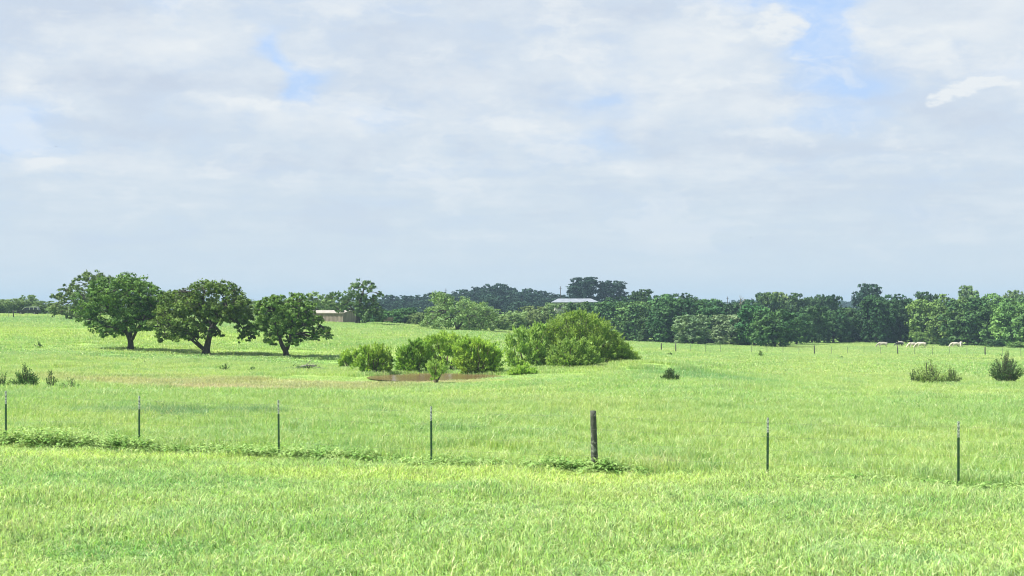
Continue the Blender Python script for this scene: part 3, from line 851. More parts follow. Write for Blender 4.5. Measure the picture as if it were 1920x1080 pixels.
feather_bush("pond_bush", 897, 702, [(-38, 52, 14, 14), (-22, 62, 16, 11), (-2, 60, 17, 12), (18, 54, 16, 13), (32, 42, 13, 14), (-34, 30, 16, 18), (-14, 34, 18, 18), (8, 34, 22, 18), (30, 22, 18, 16), (-16, 12, 24, 12), (20, 10, 22, 10)], .08, 21000, 'mesq', "broad bright-topped bush with dark underside at the right end of the pond", 35, 24)
feather_bush("pond_bush", 985, 697, [(-28, 30, 12, 16), (-26, 56, 12, 13), (-10, 74, 14, 10), (30, 82, 14, 10), (-4, 48, 16, 18), (-16, 14, 14, 12), (12, 66, 14, 14), (12, 34, 18, 20), (12, 12, 18, 12), (30, 50, 12, 20)], .085, 17000, 'mesq_dull', "dark upright bush against the left side of the largest bush", 36, 18, D=119)
feather_bush("pond_bush", 1085, 697, [(-72, 56, 16, 16), (-58, 78, 16, 12), (-40, 92, 18, 12), (-20, 103, 18, 11), (2, 107, 18, 9), (22, 99, 17, 11), (42, 84, 18, 13), (60, 68, 16, 13), (76, 54, 15, 12), (-44, 62, 24, 20), (-10, 76, 28, 20), (28, 64, 26, 20), (-74, 30, 18, 18), (-44, 30, 26, 18), (-8, 36, 28, 22), (30, 32, 26, 18), (64, 38, 20, 16), (88, 38, 15, 13), (102, 26, 14, 10), (60, 18, 20, 12), (86, 18, 16, 10), (-60, 12, 20, 10), (-24, 10, 26, 10), (116, 15, 9, 7)], .085, 60000, 'mesq_dull', "largest bush, a wide olive-green dome with brown stems on the pond bank", 37, 150, D=122, base_spread=0.75)
feather_bush("pond_bush", 1075, 700, [(-42, 20, 12, 14), (-28, 34, 14, 13), (-10, 46, 16, 12), (12, 44, 16, 12), (30, 34, 14, 12), (40, 18, 13, 12), (0, 18, 24, 16), (-22, 14, 18, 12), (22, 12, 18, 10)], .08, 15000, 'mesq_dull', "bright green bush growing in front of the largest bush", 38, 14, D=113)
feather_bush("pond_bush", 1182, 694, [(-18, 18, 14, 12), (0, 22, 14, 11), (14, 14, 12, 8), (-6, 34, 12, 9)], .08, 9000, 'mesq', "low bright yellow-green bush at the right end of the largest bush", 41, 12, D=121)
feather_bush("pond_bush", 980, 703, [(-18, 8, 12, 8), (0, 12, 14, 9), (18, 7, 12, 7)], .07, 5000, 'mesq', "low pale green bush at the foot of the bank right of the water", 39, 8, D=106)
feather_bush("sapling", 816, 717, [(-12, 36, 9, 9), (2, 40, 10, 9), (13, 32, 9, 9), (-6, 24, 10, 9), (8, 22, 9, 8), (0, 14, 6, 6)], .06, 3200, 'mesq_dull', "lone sapling with a bare stem standing in front of the muddy water", 40, 9, D=solve(816, 719, 80, 97.5), base_spread=0.05, cat="sapling")

# ------------------------------------------------------------------ woodland trees, copied from a few built ones
def proto_tree(seed, leaf, n, mat, low=0.12, wide=1.0, bark='bark', nb=15, dome=False):
    """crown and trunk meshes of a tree 10 m high and 10 m wide"""
    r = np.random.default_rng(seed); bl = []
    zc = 4.3 if low < .3 else 6.4; zh = 4.4 if low < .3 else 2.7
    for i in range(nb + 12):
        u_ = (i + .5) / (nb + 12); zz = .97 - u_ * (1.6 if low < .3 else 1.5)
        a = i * 2.39996 + r.uniform(-.5, .5); q = r.uniform(.95, 1.65)
        rr = math.sqrt(max(0, 1 - abs(zz) ** 3.2)) * r.uniform(.8, 1.05)
        lump = r.uniform(.80, 1.08) if not dome else r.uniform(.95, 1.02)
        bl.append((math.cos(a) * rr * (5 - q) * lump, math.sin(a) * rr * (5 - q) * lump, zc + zz * (zh + .9 - q * .8) * lump, q, q, q * .78))
    bl += [(0, 0, zc + .6, 2.6, 2.6, 2.2), (0, 0, zc - 1.2, 2.8, 2.8, 1.8)]
    C, N = crown_pts(bl, n, 0.2, r, 0.62)
    lo_, hi_ = np.percentile(C[:, 2], 0.5), np.percentile(C[:, 2], 99.6)
    C[:, 2] = (0.25 if low < .3 else 2.2) + (C[:, 2] - lo_) * ((9.85 - (0.25 if low < .3 else 2.2)) / (hi_ - lo_)); C[:, 2] = np.maximum(C[:, 2], 0.1)
    f_ = np.clip(1 - C[:, 2] / 10, 0, 1); C[:, 2] = 10 * (1 - f_ ** (1.3 if dome else 1.12))
    C[:, :2] *= 5.0 / np.percentile(np.abs(C[:, :2]), 99.3)
    V, Q = leaf_faces(C, N, leaf, 0.8, r)
    cm = np_mesh("crown", V, Q, None, M[mat])
    tb = MB(); tb.tube([(0, 0, -.6), (.1, 0, 1.2), (0, .1, 3), (.1, 0, 6)], [.4, .3, .24, .12], 7)
    for b in bl[:9]:
        tb.tube(limb((0, 0, r.uniform(1.5, 4)), b[:3], r, .1), np.linspace(.12, .03, 6), 5)
    return cm, tb.mesh("trunk", M[bark], True)

PR = {}
for key, mt, sds in (('dark', 'wood_dark', (1, 2, 3)), ('mid', 'wood_mid', (4, 5, 6)), ('light', 'wood_light', (7, 8, 9)), ('grey', 'wood_grey', (10, 11)), ('soft', 'oak_soft', (12, 13))):
    PR[key] = [proto_tree(s, 0.36, 9000, mt) for s in sds]
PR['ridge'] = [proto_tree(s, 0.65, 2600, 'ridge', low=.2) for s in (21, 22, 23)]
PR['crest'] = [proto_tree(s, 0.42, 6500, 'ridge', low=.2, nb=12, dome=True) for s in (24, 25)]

M['hazy'] = make_leaf_mat('hazy_pale_leaves', (0.150, 0.250, 0.100), (0.210, 0.320, 0.125), 0.5, 0.35, 0.3)  # pale leaves, colour lifted to carry the haze of distance
PR['hazy'] = [proto_tree(s, 0.36, 9000, 'hazy') for s in (41, 42, 43)]
PR['dome'] = [proto_tree(s, 0.36, 9000, 'oak_soft', dome=True) for s in (31, 32)]
def wood_tree(kind, i, px, D, top, width, label, group=None, base=None, cat="tree", name=None, depthf=0.9):
    x, y = at(px, D); z = Hs(x, y) if base is None else (HZ - base) / F * D
    h = (HZ - top) / F * D - z
    cm, tm = PR[kind][i % len(PR[kind])]
    o = empty(name or {'dark': 'dense_tree', 'mid': 'leafy_tree', 'light': 'bright_tree', 'grey': 'olive_tree', 'soft': 'pale_tree', 'ridge': 'ridge_tree', 'crest': 'hilltop_tree', 'dome': 'pale_tree', 'hazy': 'pale_tree'}[kind], (x, y, z), random.uniform(0, 6.28))
    wx = width / F * D / 10.0
    o.scale = (wx, wx * depthf if wx * D > 0 else wx, h / 10.0)
    tag(o, label, cat, group)
    link("crown", cm, o); link("trunk", tm, o)
    return o

G = "trees of the wood along the right of the pasture"
front = [  # px, foot row, top row, width, kind, label
 (1148, 634, 566, 84, 'mid', "dense green tree just right of the largest pond bush, left end of the wood"),
 (1196, 637, 566, 92, 'mid', "green tree with bright leaf clumps near the left end of the wood"),
 (1228, 639, 585, 70, 'dark', "low dark tree left of the fence posts at the wood's edge"),
 (1262, 640, 560, 96, 'dark', "wide dark tree at the wood's edge above the nearer two dark far fence posts"),
 (1298, 643, 590, 74, 'grey', "low blue-green tree at the wood's edge left of the olive tree"),
 (1325, 642, 566, 90, 'dark', "dark tree behind the left side of the olive tree"),
 (1371, 644, 590, 88, 'grey', "pale olive tree with a light trunk standing in front of the dark wood"),
 (1415, 646, 572, 78, 'mid', "green tree right behind the olive tree's right side"),
 (1452, 648, 580, 92, 'mid', "dark tree reaching lowest into the field, right of the olive tree"),
 (1494, 644, 588, 62, 'mid', "mid-green tree right of the lowest reaching dark tree"),
 (1522, 641, 572, 62, 'dark', "very dark narrow tree left of the gap in the wood's edge"),
 (1562, 640, 582, 76, 'dark', "blue-green tree above the sunlit gap in the wood's edge"),
 (1600, 640, 578, 76, 'dark', "dark tree with grey brush at its foot, left of the cows"),
 (1642, 641, 560, 84, 'dark', "rounded dark tree directly behind the leftmost cow"),
 (1688, 643, 562, 76, 'dark', "tall dark tree behind the black and white cows"),
 (1736, 646, 562, 84, 'light', "bright green tree behind the pair of overlapping white cows"),
 (1775, 648, 575, 84, 'light', "light green tree between the two groups of cows"),
 (1815, 649, 560, 96, 'mid', "broad green tree behind the two rightmost cows"),
 (1858, 650, 572, 84, 'light', "light green tree right of the rightmost cows"),
 (1905, 651, 560, 96, 'light', "broad light green tree at the right edge of the photo"),
 (1960, 652, 562, 96, 'mid', "green tree cut by the right edge of the photo"),
 (2020, 652, 560, 96, 'dark', "dark tree beyond the right edge of the photo"),
]
for i, (px, fy, top, wd, kd, lb) in enumerate(front):
    wood_tree(kd, i, px, min(solve(px, fy + (3.5 if px < 1650 else 0.5), 250, 352), 352), top, wd, lb, G)
back = [
 (1130, 372, 566, 80, 'dark', "dark tree top right of the metal roof"),
 (1165, 380, 557, 76, 'dark', "dark tree top left of the first high hump of the wood"),
 (1203, 400, 543, 66, 'dark', "tree forming the first high hump of the wood, right of the metal roof"),
 (1245, 372, 552, 70, 'mid', "green tree top right of the first high hump of the wood"),
 (1288, 380, 550, 66, 'dark', "peaked dark tree top above the low blue-green tree"),
 (1330, 372, 561, 62, 'mid', "green tree top left of the low notch in the skyline"),
 (1372, 372, 567, 62, 'dark', "low dark tree top under the bare grey snag"),
 (1408, 376, 562, 52, 'dark', "low dark tree top right of the bare grey snag"),
 (1440, 385, 549, 60, 'mid', "tree forming the hump of the skyline right of the snag"),
 (1463, 400, 548, 46, 'dome', "grey-green tree top just right of the hump beside the snag"),
 (1500, 395, 550, 66, 'dark', "rounded dark tree top in the middle of the right wood"),
 (1532, 410, 553, 42, 'dark', "small spiky dark tree top left of the blue gap"),
 (1556, 410, 553, 44, 'dark', "spiky dark tree top beside the blue gap"),
 (1588, 372, 576, 52, 'dark', "low dark tree below the blue gap in the skyline"),
 (1640, 380, 553, 66, 'dark', "dark tree top below the single domed tree"),
 (1629, 430, 533, 60, 'crest', "single domed dark tree rising highest above the right wood"),
 (1690, 378, 552, 72, 'dark', "dark tree top right of the domed tree"),
 (1738, 380, 548, 66, 'dark', "dark tree top behind the bright green tree"),
 (1780, 372, 552, 76, 'light', "light green tree top left of the small domed crown"),
 (1814, 430, 536, 46, 'dome', "small pale domed crown rising above the light green trees"),
 (1855, 375, 551, 72, 'light', "light green tree top right of the small pale dome"),
 (1903, 430, 545, 50, 'dome', "pale crown above the trees at the right edge of the photo"),
 (1930, 380, 556, 80, 'mid', "green tree top at the right edge of the photo"),
 (1990, 380, 552, 80, 'mid', "green tree top beyond the right edge"),
]
for i, (px, D, top, wd, kd, lb) in enumerate(back):
    wood_tree(kd, i + 1, px, D, top, wd, lb, G)
# brush under the wood
for i, (px, fy, top, wd, kd, lb) in enumerate([
    (1338, 645, 630, 34, 'grey', "low grey brush pile left of the olive tree's trunk"),
    (1398, 648, 632, 30, 'dark', "low dark bush right of the olive tree's trunk"),
    (1598, 642, 625, 50, 'grey', "grey leafless brush under the wood left of the cows"),
    (1725, 650, 622, 28, 'light', "small bright yellow-green bush behind the middle cows"),
    (1668, 645, 628, 30, 'dark', "dark low bush between the leftmost cow and the black cow"),
    (1770, 650, 634, 22, 'dark', "small dark bush midway between the two groups of cows"),
    (1866, 652, 636, 40, 'mid', "low green bush at the wood's edge right of the cows"),
    (1908, 654, 640, 40, 'light', "low light green bush at the wood's edge by the right edge of the photo"),
    (1247, 642, 622, 40, 'dark', "dark low bush at the wood's edge above the far fence's left end"),
    (1180, 640, 622, 40, 'dark', "dark low bush beside the largest pond bush's right flank")]):
    wood_tree(kd, i, px, min(solve(px, fy, 250, 346), 346), top, wd, lb, "brush at the foot of the right wood", cat="bush", name="brush")

# shadowy undergrowth that closes the wood behind its first row
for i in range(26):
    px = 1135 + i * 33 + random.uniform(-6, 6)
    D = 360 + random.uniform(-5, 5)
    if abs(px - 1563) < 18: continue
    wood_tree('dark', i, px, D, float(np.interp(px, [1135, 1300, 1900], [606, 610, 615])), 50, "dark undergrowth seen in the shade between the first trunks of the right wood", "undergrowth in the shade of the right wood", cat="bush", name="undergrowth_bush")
# middle distance, behind the pond
for i, (px, D, top, wd, kd, lb) in enumerate([
    (724, 300, 583, 66, 'mid', "green tree right of the small feeder box behind the crest"),
    (758, 305, 577, 62, 'mid', "green tree midway between the shed tree and the wide pale tree"),
    (788, 300, 586, 52, 'soft', "pale low tree touching the left side of the wide pale tree"),
    (706, 320, 578, 56, 'dark', "dark low tree just right of the crooked shed tree"),
    (934, 280, 592, 50, 'hazy', "low pale tree right of the wide pale tree"),
    (964, 300, 583, 66, 'hazy', "light green tree left of the largest bush's top"),
    (1002, 310, 574, 70, 'hazy', "light green tree behind the largest bush"),
    (1040, 330, 568, 70, 'hazy', "pale green tree below the metal roof"),
    (1086, 330, 566, 66, 'mid', "green tree under the right half of the metal roof"),
    (1106, 390, 567, 30, 'dark', "small dark tree right in front of the metal-roofed building"),
    (902, 320, 575, 76, 'hazy', "pale tree behind the right side of the wide pale tree")]):
    wood_tree(kd, i, px, D, top, wd, lb, "trees in the hollow behind the pond")

# left skyline
for i, (px, D, top, wd, kd, lb) in enumerate([
    (-52, 330, 562, 70, 'hazy', "soft green tree beyond the left edge of the photo"),
    (-8, 320, 561, 60, 'hazy', "soft green tree at the left edge of the photo behind the parked car"),
    (22, 330, 560, 52, 'hazy', "low soft green tree left behind the parked car"),
    (54, 350, 553, 44, 'hazy', "domed green tree rising right above the parked car"),
    (82, 325, 564, 52, 'hazy', "low soft green tree right behind the parked car"),
    (112, 320, 570, 52, 'hazy', "green tree between the parked car and the tall open tree"),
    (146, 315, 575, 52, 'hazy', "low green tree under the tall open tree"),
    (205, 330, 560, 60, 'hazy', "green tree behind the leftmost pasture tree"),
    (262, 330, 560, 60, 'hazy', "green tree seen through the leftmost pasture tree's right side"),
    (400, 330, 565, 70, 'hazy', "green tree behind the middle pasture tree"),
    (455, 340, 560, 60, 'hazy', "green tree behind the middle pasture tree's drooping side"),
    (500, 335, 566, 66, 'hazy', "green tree in the gap left of the rightmost pasture tree"),
    (556, 330, 562, 66, 'hazy', "green tree behind the rightmost pasture tree"),
    (632, 325, 568, 60, 'hazy', "green tree over the roof of the long brown shed")]):
    wood_tree(kd, i, px, D, top, wd, lb, "low trees along the left skyline")

# wooded ridge far behind, dark and bluish
rr_ = random.Random(4)
crest = [(690, 560), (712, 557), (735, 553), (760, 554), (785, 553), (806, 549), (828, 548), (850, 547), (872, 543), (893, 538), (915, 533), (934, 532), (955, 539), (975, 543), (995, 541), (1012, 545), (1030, 549), (1048, 552), (1180, 560), (1064, 553)]
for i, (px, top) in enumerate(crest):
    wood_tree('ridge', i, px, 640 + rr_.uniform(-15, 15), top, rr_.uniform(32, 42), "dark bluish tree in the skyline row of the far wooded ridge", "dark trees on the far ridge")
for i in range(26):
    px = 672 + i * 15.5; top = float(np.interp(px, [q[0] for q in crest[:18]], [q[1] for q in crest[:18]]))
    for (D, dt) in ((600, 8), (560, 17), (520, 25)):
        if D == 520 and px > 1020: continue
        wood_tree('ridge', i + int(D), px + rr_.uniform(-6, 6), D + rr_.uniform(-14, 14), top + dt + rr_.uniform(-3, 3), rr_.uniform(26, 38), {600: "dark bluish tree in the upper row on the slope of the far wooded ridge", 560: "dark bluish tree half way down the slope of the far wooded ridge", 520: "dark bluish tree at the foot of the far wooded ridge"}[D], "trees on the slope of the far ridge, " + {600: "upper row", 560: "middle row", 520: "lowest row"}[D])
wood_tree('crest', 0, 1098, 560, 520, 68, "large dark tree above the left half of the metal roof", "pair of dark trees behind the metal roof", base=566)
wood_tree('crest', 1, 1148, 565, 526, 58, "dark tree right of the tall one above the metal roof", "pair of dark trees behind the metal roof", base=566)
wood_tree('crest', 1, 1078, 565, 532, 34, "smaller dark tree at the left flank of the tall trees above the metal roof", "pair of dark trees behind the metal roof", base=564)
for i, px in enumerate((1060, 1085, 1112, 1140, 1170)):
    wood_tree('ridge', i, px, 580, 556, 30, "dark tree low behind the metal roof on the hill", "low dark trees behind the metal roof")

# hills 1.5 km away: one wood that reads as a mass
def far_wood():
    r = np.random.default_rng(77); Cs, Ns = [], []
    for k in range(420):
        px = r.uniform(-200, 2150); D = r.uniform(1330, 1560)
        x, y = at(px, D); z = Hs(x, y)
        R = r.uniform(6, 11); n = 90
        d = r.normal(0, 1, (n, 3)); d /= np.linalg.norm(d, axis=1)[:, None]; d[:, 2] = np.abs(d[:, 2])
        Cs.append(np.array([x, y, z + 1]) + d * np.array([R * 1.3, R, R * .62]) * r.uniform(.75, 1.05, (n, 1))); Ns.append(d)
    V, Q = leaf_faces(np.concatenate(Cs), np.concatenate(Ns), 3.0, .8, r)
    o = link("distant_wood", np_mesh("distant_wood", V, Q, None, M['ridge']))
    tag(o, "hazy blue wood on the hills along the horizon", "wood", kind="stuff")
far_wood()

# bare snag above the wood
def snag(px, D, top, label):
    r = np.random.default_rng(5); x, y = at(px, D); z = Hs(x, y); h = (HZ - top) / F * D - z
    root = empty("dead_tree", (x, y, z)); tag(root, label, "dead tree")
    b = MB(); b.tube([(0, 0, -.3), (.1, 0, h * .5), (0, .1, h * .8), (.3, 0, h * .9)], [.2, .13, .08, .05], 6)
    b.build("trunk", M['bark_grey'], root, True)
    b = MB()
    for q in range(16):
        s0 = np.array([r.uniform(-.1, .2), 0, h * r.uniform(.72, .9)])
        e = s0 + np.array([r.uniform(-.6, 1.5), r.uniform(-.7, .7), r.uniform(.4, 1.9)])
        e[2] = min(e[2], h)
        b.tube(limb(s0, e, r, .05, 5, .12), np.linspace(.05, .02, 5), 4)
    b.build("branches", M['bark_grey'], root, True)
snag(1388, 368, 552, "bare grey dead tree poking above the low notch of the right wood")

# ------------------------------------------------------------------ spiky field shrubs
def field_shrub(px, py, w_, h_, nst, label, seed, dense=1.0, mat='shrub', D=None, name="field_shrub", group="wild shrubs in the grass", cat="shrub", leaf=.05, pts=None):
    r = np.random.default_rng(seed)
    D = D or solve(px, py, 40, 330); s = D / F
    root = empty(name, ground_at(px, D, 0.03)); tag(root, label, cat, group)
    W = w_ * s / 2; Hh = h_ * s
    sm = MB(); C = []; A = []
    for q in range(nst):
        a = r.uniform(0, 6.28); sp = r.random() ** .7
        e = np.array([math.cos(a) * sp * W, math.sin(a) * sp * W * .8, Hh * (1.02 - .62 * sp ** 1.3) * r.uniform(.7, 1.06)])
        s0 = np.array([e[0] * .22 * r.uniform(.3, 1.5), e[1] * .22, -.05])
        p = limb(s0, e, r, .04, 6, .10)
        sm.tube(p, np.linspace(.018 * D / 100 + .006, .006, 6), 4, False)
        n = int(26 * dense * (0.6 + sp))
        t = r.uniform(.18, 1, n); j = np.clip((t * 5).astype(int), 0, 4); f_ = (t * 5 - j)[:, None]
        c = p[j] * (1 - f_) + p[j + 1] * f_ + r.normal(0, .035 * max(1, W), (n, 3))
        C.append(c); d = (p[j + 1] - p[j]); d /= np.linalg.norm(d, axis=1)[:, None] + 1e-9
        A.append(d + r.normal(0, .6, (n, 3)))
    sm.build("stems", M['bark'], root, True)
    C = np.concatenate(C); A = np.concatenate(A); A /= np.linalg.norm(A, axis=1)[:, None]
    n = len(C); B = np.cross(A, r.normal(0, 1, (n, 3))); B /= np.linalg.norm(B, axis=1)[:, None] + 1e-9
    ss = (leaf * D / 100 * r.uniform(.6, 1.4, n))[:, None]
    V = np.stack([C - A * ss * 1.3, C + B * ss * .45, C + A * ss * 1.3, C - B * ss * .45], 1).reshape(-1, 3)
    V[:, 2] = np.maximum(V[:, 2], 0)
    link("foliage", np_mesh("foliage", V, np.arange(n)[:, None] * 4 + np.array([[0, 1, 2, 3]]), None, M[mat]), root)
    return root

field_shrub(47, 732, 58, 50, 90, "dark spiky shrub above the leftmost fence post", 51, 1.3)
field_shrub(4, 730, 44, 34, 26, "sparse shrub cut by the left edge of the photo", 52, .8)
field_shrub(95, 733, 28, 46, 14, "thin upright shrub between the dark spiky one and the low twiggy one", 53, 1.0)
field_shrub(132, 733, 38, 28, 14, "low twiggy shrub, rightmost of the left group", 54, .7)
field_shrub(72, 653, 18, 12, 14, "tiny dark shrub on the slope below the parked car", 55, .8)
field_shrub(272, 684, 12, 8, 8, "very small shrub below the leftmost pasture tree", 56, .6)
field_shrub(421, 697, 24, 18, 12, "small twiggy shrub below the middle pasture tree", 57, .6)
field_shrub(475, 699, 18, 16, 9, "small twiggy shrub left below the rightmost pasture tree", 58, .6)
field_shrub(1742, 722, 76, 50, 110, "wide loose shrub with upright twigs, left of the dark one at the right edge", 59, 1.0, mat="shrub_light")
field_shrub(1782, 721, 50, 34, 60, "low leafy shrub touching the wide loose shrub's right side", 60, 1.1, mat='shrub_light')
field_shrub(1713, 721, 30, 36, 16, "thin bare-twigged shrub at the wide loose shrub's left side", 64, .6)
field_shrub(1886, 720, 72, 62, 150, "dark dense spiky shrub near the right edge of the photo", 61, 0.85)
field_shrub(1257, 717, 44, 28, 60, "low dark shrub on the grassy bank right of the largest bush", 62, 1.4)
field_shrub(1427, 670, 12, 15, 16, "small round shrub just before the far fence", 63, 1.0, mat="shrub_light")
field_shrub(1256, 668, 10, 9, 8, "tiny shrub beneath the left end of the far fence", 65, 1.0)
field_shrub(1578, 674, 10, 7, 8, "tiny shrub in front of the far fence, left of the cows", 66, .8)

# fallen branch near the pond
def fallen_branch():
    r = np.random.default_rng(9)
    D = solve(578, 696, 90, 150); root = empty("fallen_branch", ground_at(578, D)); root.scale = (.7, .7, .8); tag(root, "fallen dead branch in the grass left of the pond", "branch")
    b = MB()
    b.tube(limb((-1.9, .2, .15), (1.0, 0, .55), r, .05, 7), np.linspace(.13, .04, 7), 6)
    b.tube(limb((-.6, .1, .3), (.45, -.2, 1.15), r, .02, 6), np.linspace(.07, .02, 6), 5)
    b.tube(limb((-.2, .1, .35), (1.9, .3, .25), r, .05, 6), np.linspace(.06, .02, 6), 5)
    for q in range(12):
        s0 = np.array([r.uniform(-1, .8), 0, .4]); b.tube(limb(s0, s0 + np.array([r.uniform(-.6, .8), r.uniform(-.5, .5), r.uniform(.1, .5)]), r, .0, 4), np.linspace(.025, .01, 4), 4)
    b.build("bough", M['bark_grey'], root, True)
    C = r.normal(0, 1, (500, 3)) * np.array([.7, .4, .16]) + np.array([-.6, 0, .3]); C[:, 2] = np.abs(C[:, 2])
    V, Q = leaf_faces(C, C * 0 + np.array([0, 0, 1.]), .09, .9, r)
    link("foliage", np_mesh("foliage", V, Q, None, M['shrub']), root)
fallen_branch()

# ------------------------------------------------------------------ near fence
M['post_green'] = make_plain("dark_green_enamel", (0.006, 0.044, 0.012), (0.010, 0.060, 0.018), 0.7, 30)
M['post_tip'] = make_plain("chipped_white_paint", (0.42, 0.46, 0.40), (0.10, 0.14, 0.10), 0.6, 42, lo=.45, hi=.55)
M['wire'] = make_plain("dull_wire", (0.20, 0.20, 0.18), (0.14, 0.13, 0.11), 0.9, 40, 0.0)

def t_profile(b, z0, z1, sx=1.0):
    """T section: flange facing the camera side, web behind, studs on the flange"""
    fw, ft, wd_ = .026 * sx, .0045, .042
    b.box(-fw, fw, -ft, 0, z0, z1)
    b.box(-.004, .004, 0.0005, wd_, z0, z1)
POST_H = 1.42
def t_post_meshes():
    b = MB(); t_profile(b, -.3, POST_H - .34)
    for k in range(19): b.box(-.007, .007, -.014, -.005, .08 + k * .054, .096 + k * .054)
    body = b.mesh("shaft", M['post_green'])
    b = MB(); t_profile(b, POST_H - .338, POST_H, .95)
    for k in range(6): b.box(-.007, .007, -.014, -.005, POST_H - .31 + k * .054, POST_H - .294 + k * .054)
    return body, b.mesh("painted_tip", M['post_tip'])
tp_body, tp_tip = t_post_meshes()
fdir = math.atan2(FP1[1] - FP0[1], FP1[0] - FP0[0]) + math.pi
tpx = [(6, 11, 733, "leftmost, at the edge of the photo above the densest weeds"), (5, 261, 742, "second from the left, with the weed strip at its foot"),
       (4, 523, 750, "third from the left, right below the three pasture trees"), (3, 809, 762, "the one directly left of the round wooden post"),
       (1, 1439, 783, "the one directly right of the round wooden post"), (0, 1797, 790, "rightmost, below the wide loose shrub")]
POST_TOPS = {}
def post_place(px, top):
    # distance from the fence line in plan
    u = (px - 960) / F
    d = FP1 - FP0; t = (FP0[1] * u - FP0[0]) / (d[0] - d[1] * u)
    p = FP0 + d * t
    z = Hs(p[0], p[1]); ztop = (HZ - top) / F * p[1]
    return p, z, ztop
for k, px, top, lb in tpx:
    p, z, zt = post_place(px, top)
    o = empty("fence_post", (p[0], p[1], z), fdir + random.uniform(-.1, .1))
    o.scale = (1, 1, (zt - z) / POST_H)
    o.rotation_euler[1] = random.uniform(-.012, .012)
    tag(o, "thin green steel post, " + lb, "fence post", "steel posts of the near fence")
    link("shaft", tp_body, o); link("painted_tip", tp_tip, o)
    POST_TOPS[k] = (p[0], p[1], z, zt)

def wood_post():
    m, t, out = mat_new("weathered_post_wood")
    tcn = t.new('ShaderNodeTexCoord')
    mp = t.new('ShaderNodeMapping'); mp.inputs['Scale'].default_value = (1, 1, .22); t.l.new(tcn.outputs['Object'], mp.inputs[0])
    n = t.noise(mp.outputs[0], 28, 5, .7); n2 = t.noise(tcn.outputs['Object'], 9, 4, .65)
    a = t.mix(t.rng(n, .35, .65), (0.028, 0.036, 0.024), (0.085, 0.092, 0.07))
    a = t.mix(t.rng(n2, .52, .66), a, (0.24, 0.27, 0.20))
    pr = t.new('ShaderNodeBsdfPrincipled'); t.put(pr.inputs['Base Color'], a); pr.inputs['Roughness'].default_value = .9
    bp = t.new('ShaderNodeBump'); bp.inputs['Strength'].default_value = .8; bp.inputs['Distance'].default_value = .01
    t.l.new(n, bp.inputs['Height']); t.l.new(bp.outputs[0], pr.inputs['Normal']); t.l.new(pr.outputs[0], out.inputs['Surface'])
    p, z, zt = post_place(1115, 770)
    h = zt - z
    root = empty("wooden_post", (p[0], p[1], z)); tag(root, "thick weathered round post, the only wooden one in the near fence", "fence post")
    r = np.random.default_rng(2); b = MB(); k = 18; rows = 16; V = []
    for i in range(rows):
        f_ = i / (rows - 1); zz = -.3 + (h + .3) * f_
        R = .088 - .020 * f_
        for j in range(k):
            a_ = j * 2 * math.pi / k
            q = R * (1 + .035 * math.sin(3 * a_ + 1 + f_ * 2) + .02 * math.sin(7 * a_) + r.normal(0, .008))
            V.append((math.cos(a_) * q - .045 * (f_ - .2), math.sin(a_) * q, zz))
    Q = [(i * k + j, i * k + (j + 1) % k, (i + 1) * k + (j + 1) % k, (i + 1) * k + j) for i in range(rows - 1) for j in range(k)]
    V.append((-.036, 0, h + .006)); T = [(rows * k, (rows - 1) * k + j, (rows - 1) * k + (j + 1) % k) for j in range(k)]
    b.add(V, Q, T); b.build("shaft", m, root, True)
    # wire ties round the post
    for hz in (h - .115, h - .42, h - .72):
        f_ = (hz + .3) / (h + .3); R = .091 - .020 * f_
        a_ = np.linspace(0, 2 * math.pi, 25)
        c = MB(); c.tube(np.stack([np.cos(a_) * R - .045 * (f_ - .2), np.sin(a_) * R, np.full(25, hz) + .004 * np.sin(a_)], 1), .0035, 5, False)
        c.build("wire_tie", M['wire'], root)
    POST_TOPS[2] = (p[0], p[1], z, zt)
wood_post()

def near_wires():
    names = ["top", "second", "third", "bottom"]
    ks = sorted(POST_TOPS)
    for w_i, (drop, nm) in enumerate(zip((.115, .42, .72, 1.02), names)):
        b = MB(); pts = []
        P = [np.array([POST_TOPS[k][0], POST_TOPS[k][1] - (.105 if k == 2 else .02), POST_TOPS[k][3] - drop]) for k in ks]
        ext0 = P[0] + (P[0] - P[1]) * 1.0; ext1 = P[-1] + (P[-1] - P[-2]) * 1.0
        P = [ext0] + P + [ext1]
        for a_, c_ in zip(P[:-1], P[1:]):
            t = np.linspace(0, 1, 12)[:-1, None]
            q = a_ + (c_ - a_) * t; q[:, 2] -= .03 * np.sin(t[:, 0] * math.pi)
            pts.append(q)
        pts = np.concatenate(pts + [P[-1][None]])
        b.tube(pts, .0013, 4, False)
        L = np.concatenate([[0], np.cumsum(np.linalg.norm(np.diff(pts, axis=0), axis=1))])
        for d in np.arange(.1, L[-1], .14):
            q = np.array([np.interp(d, L, pts[:, j]) for j in range(3)])
            b.tube([q + (0, .0, -.010), q + (.004, .004, .010)], .0011, 3, False)
            b.tube([q + (.006, -.008, .003), q + (.006, .008, -.003)], .0011, 3, False)
        o = b.build("barbed_wire", M['wire']); tag(o, nm + " strand of thin barbed wire along the near fence", "wire", "barbed wire strands of the near fence")
near_wires()

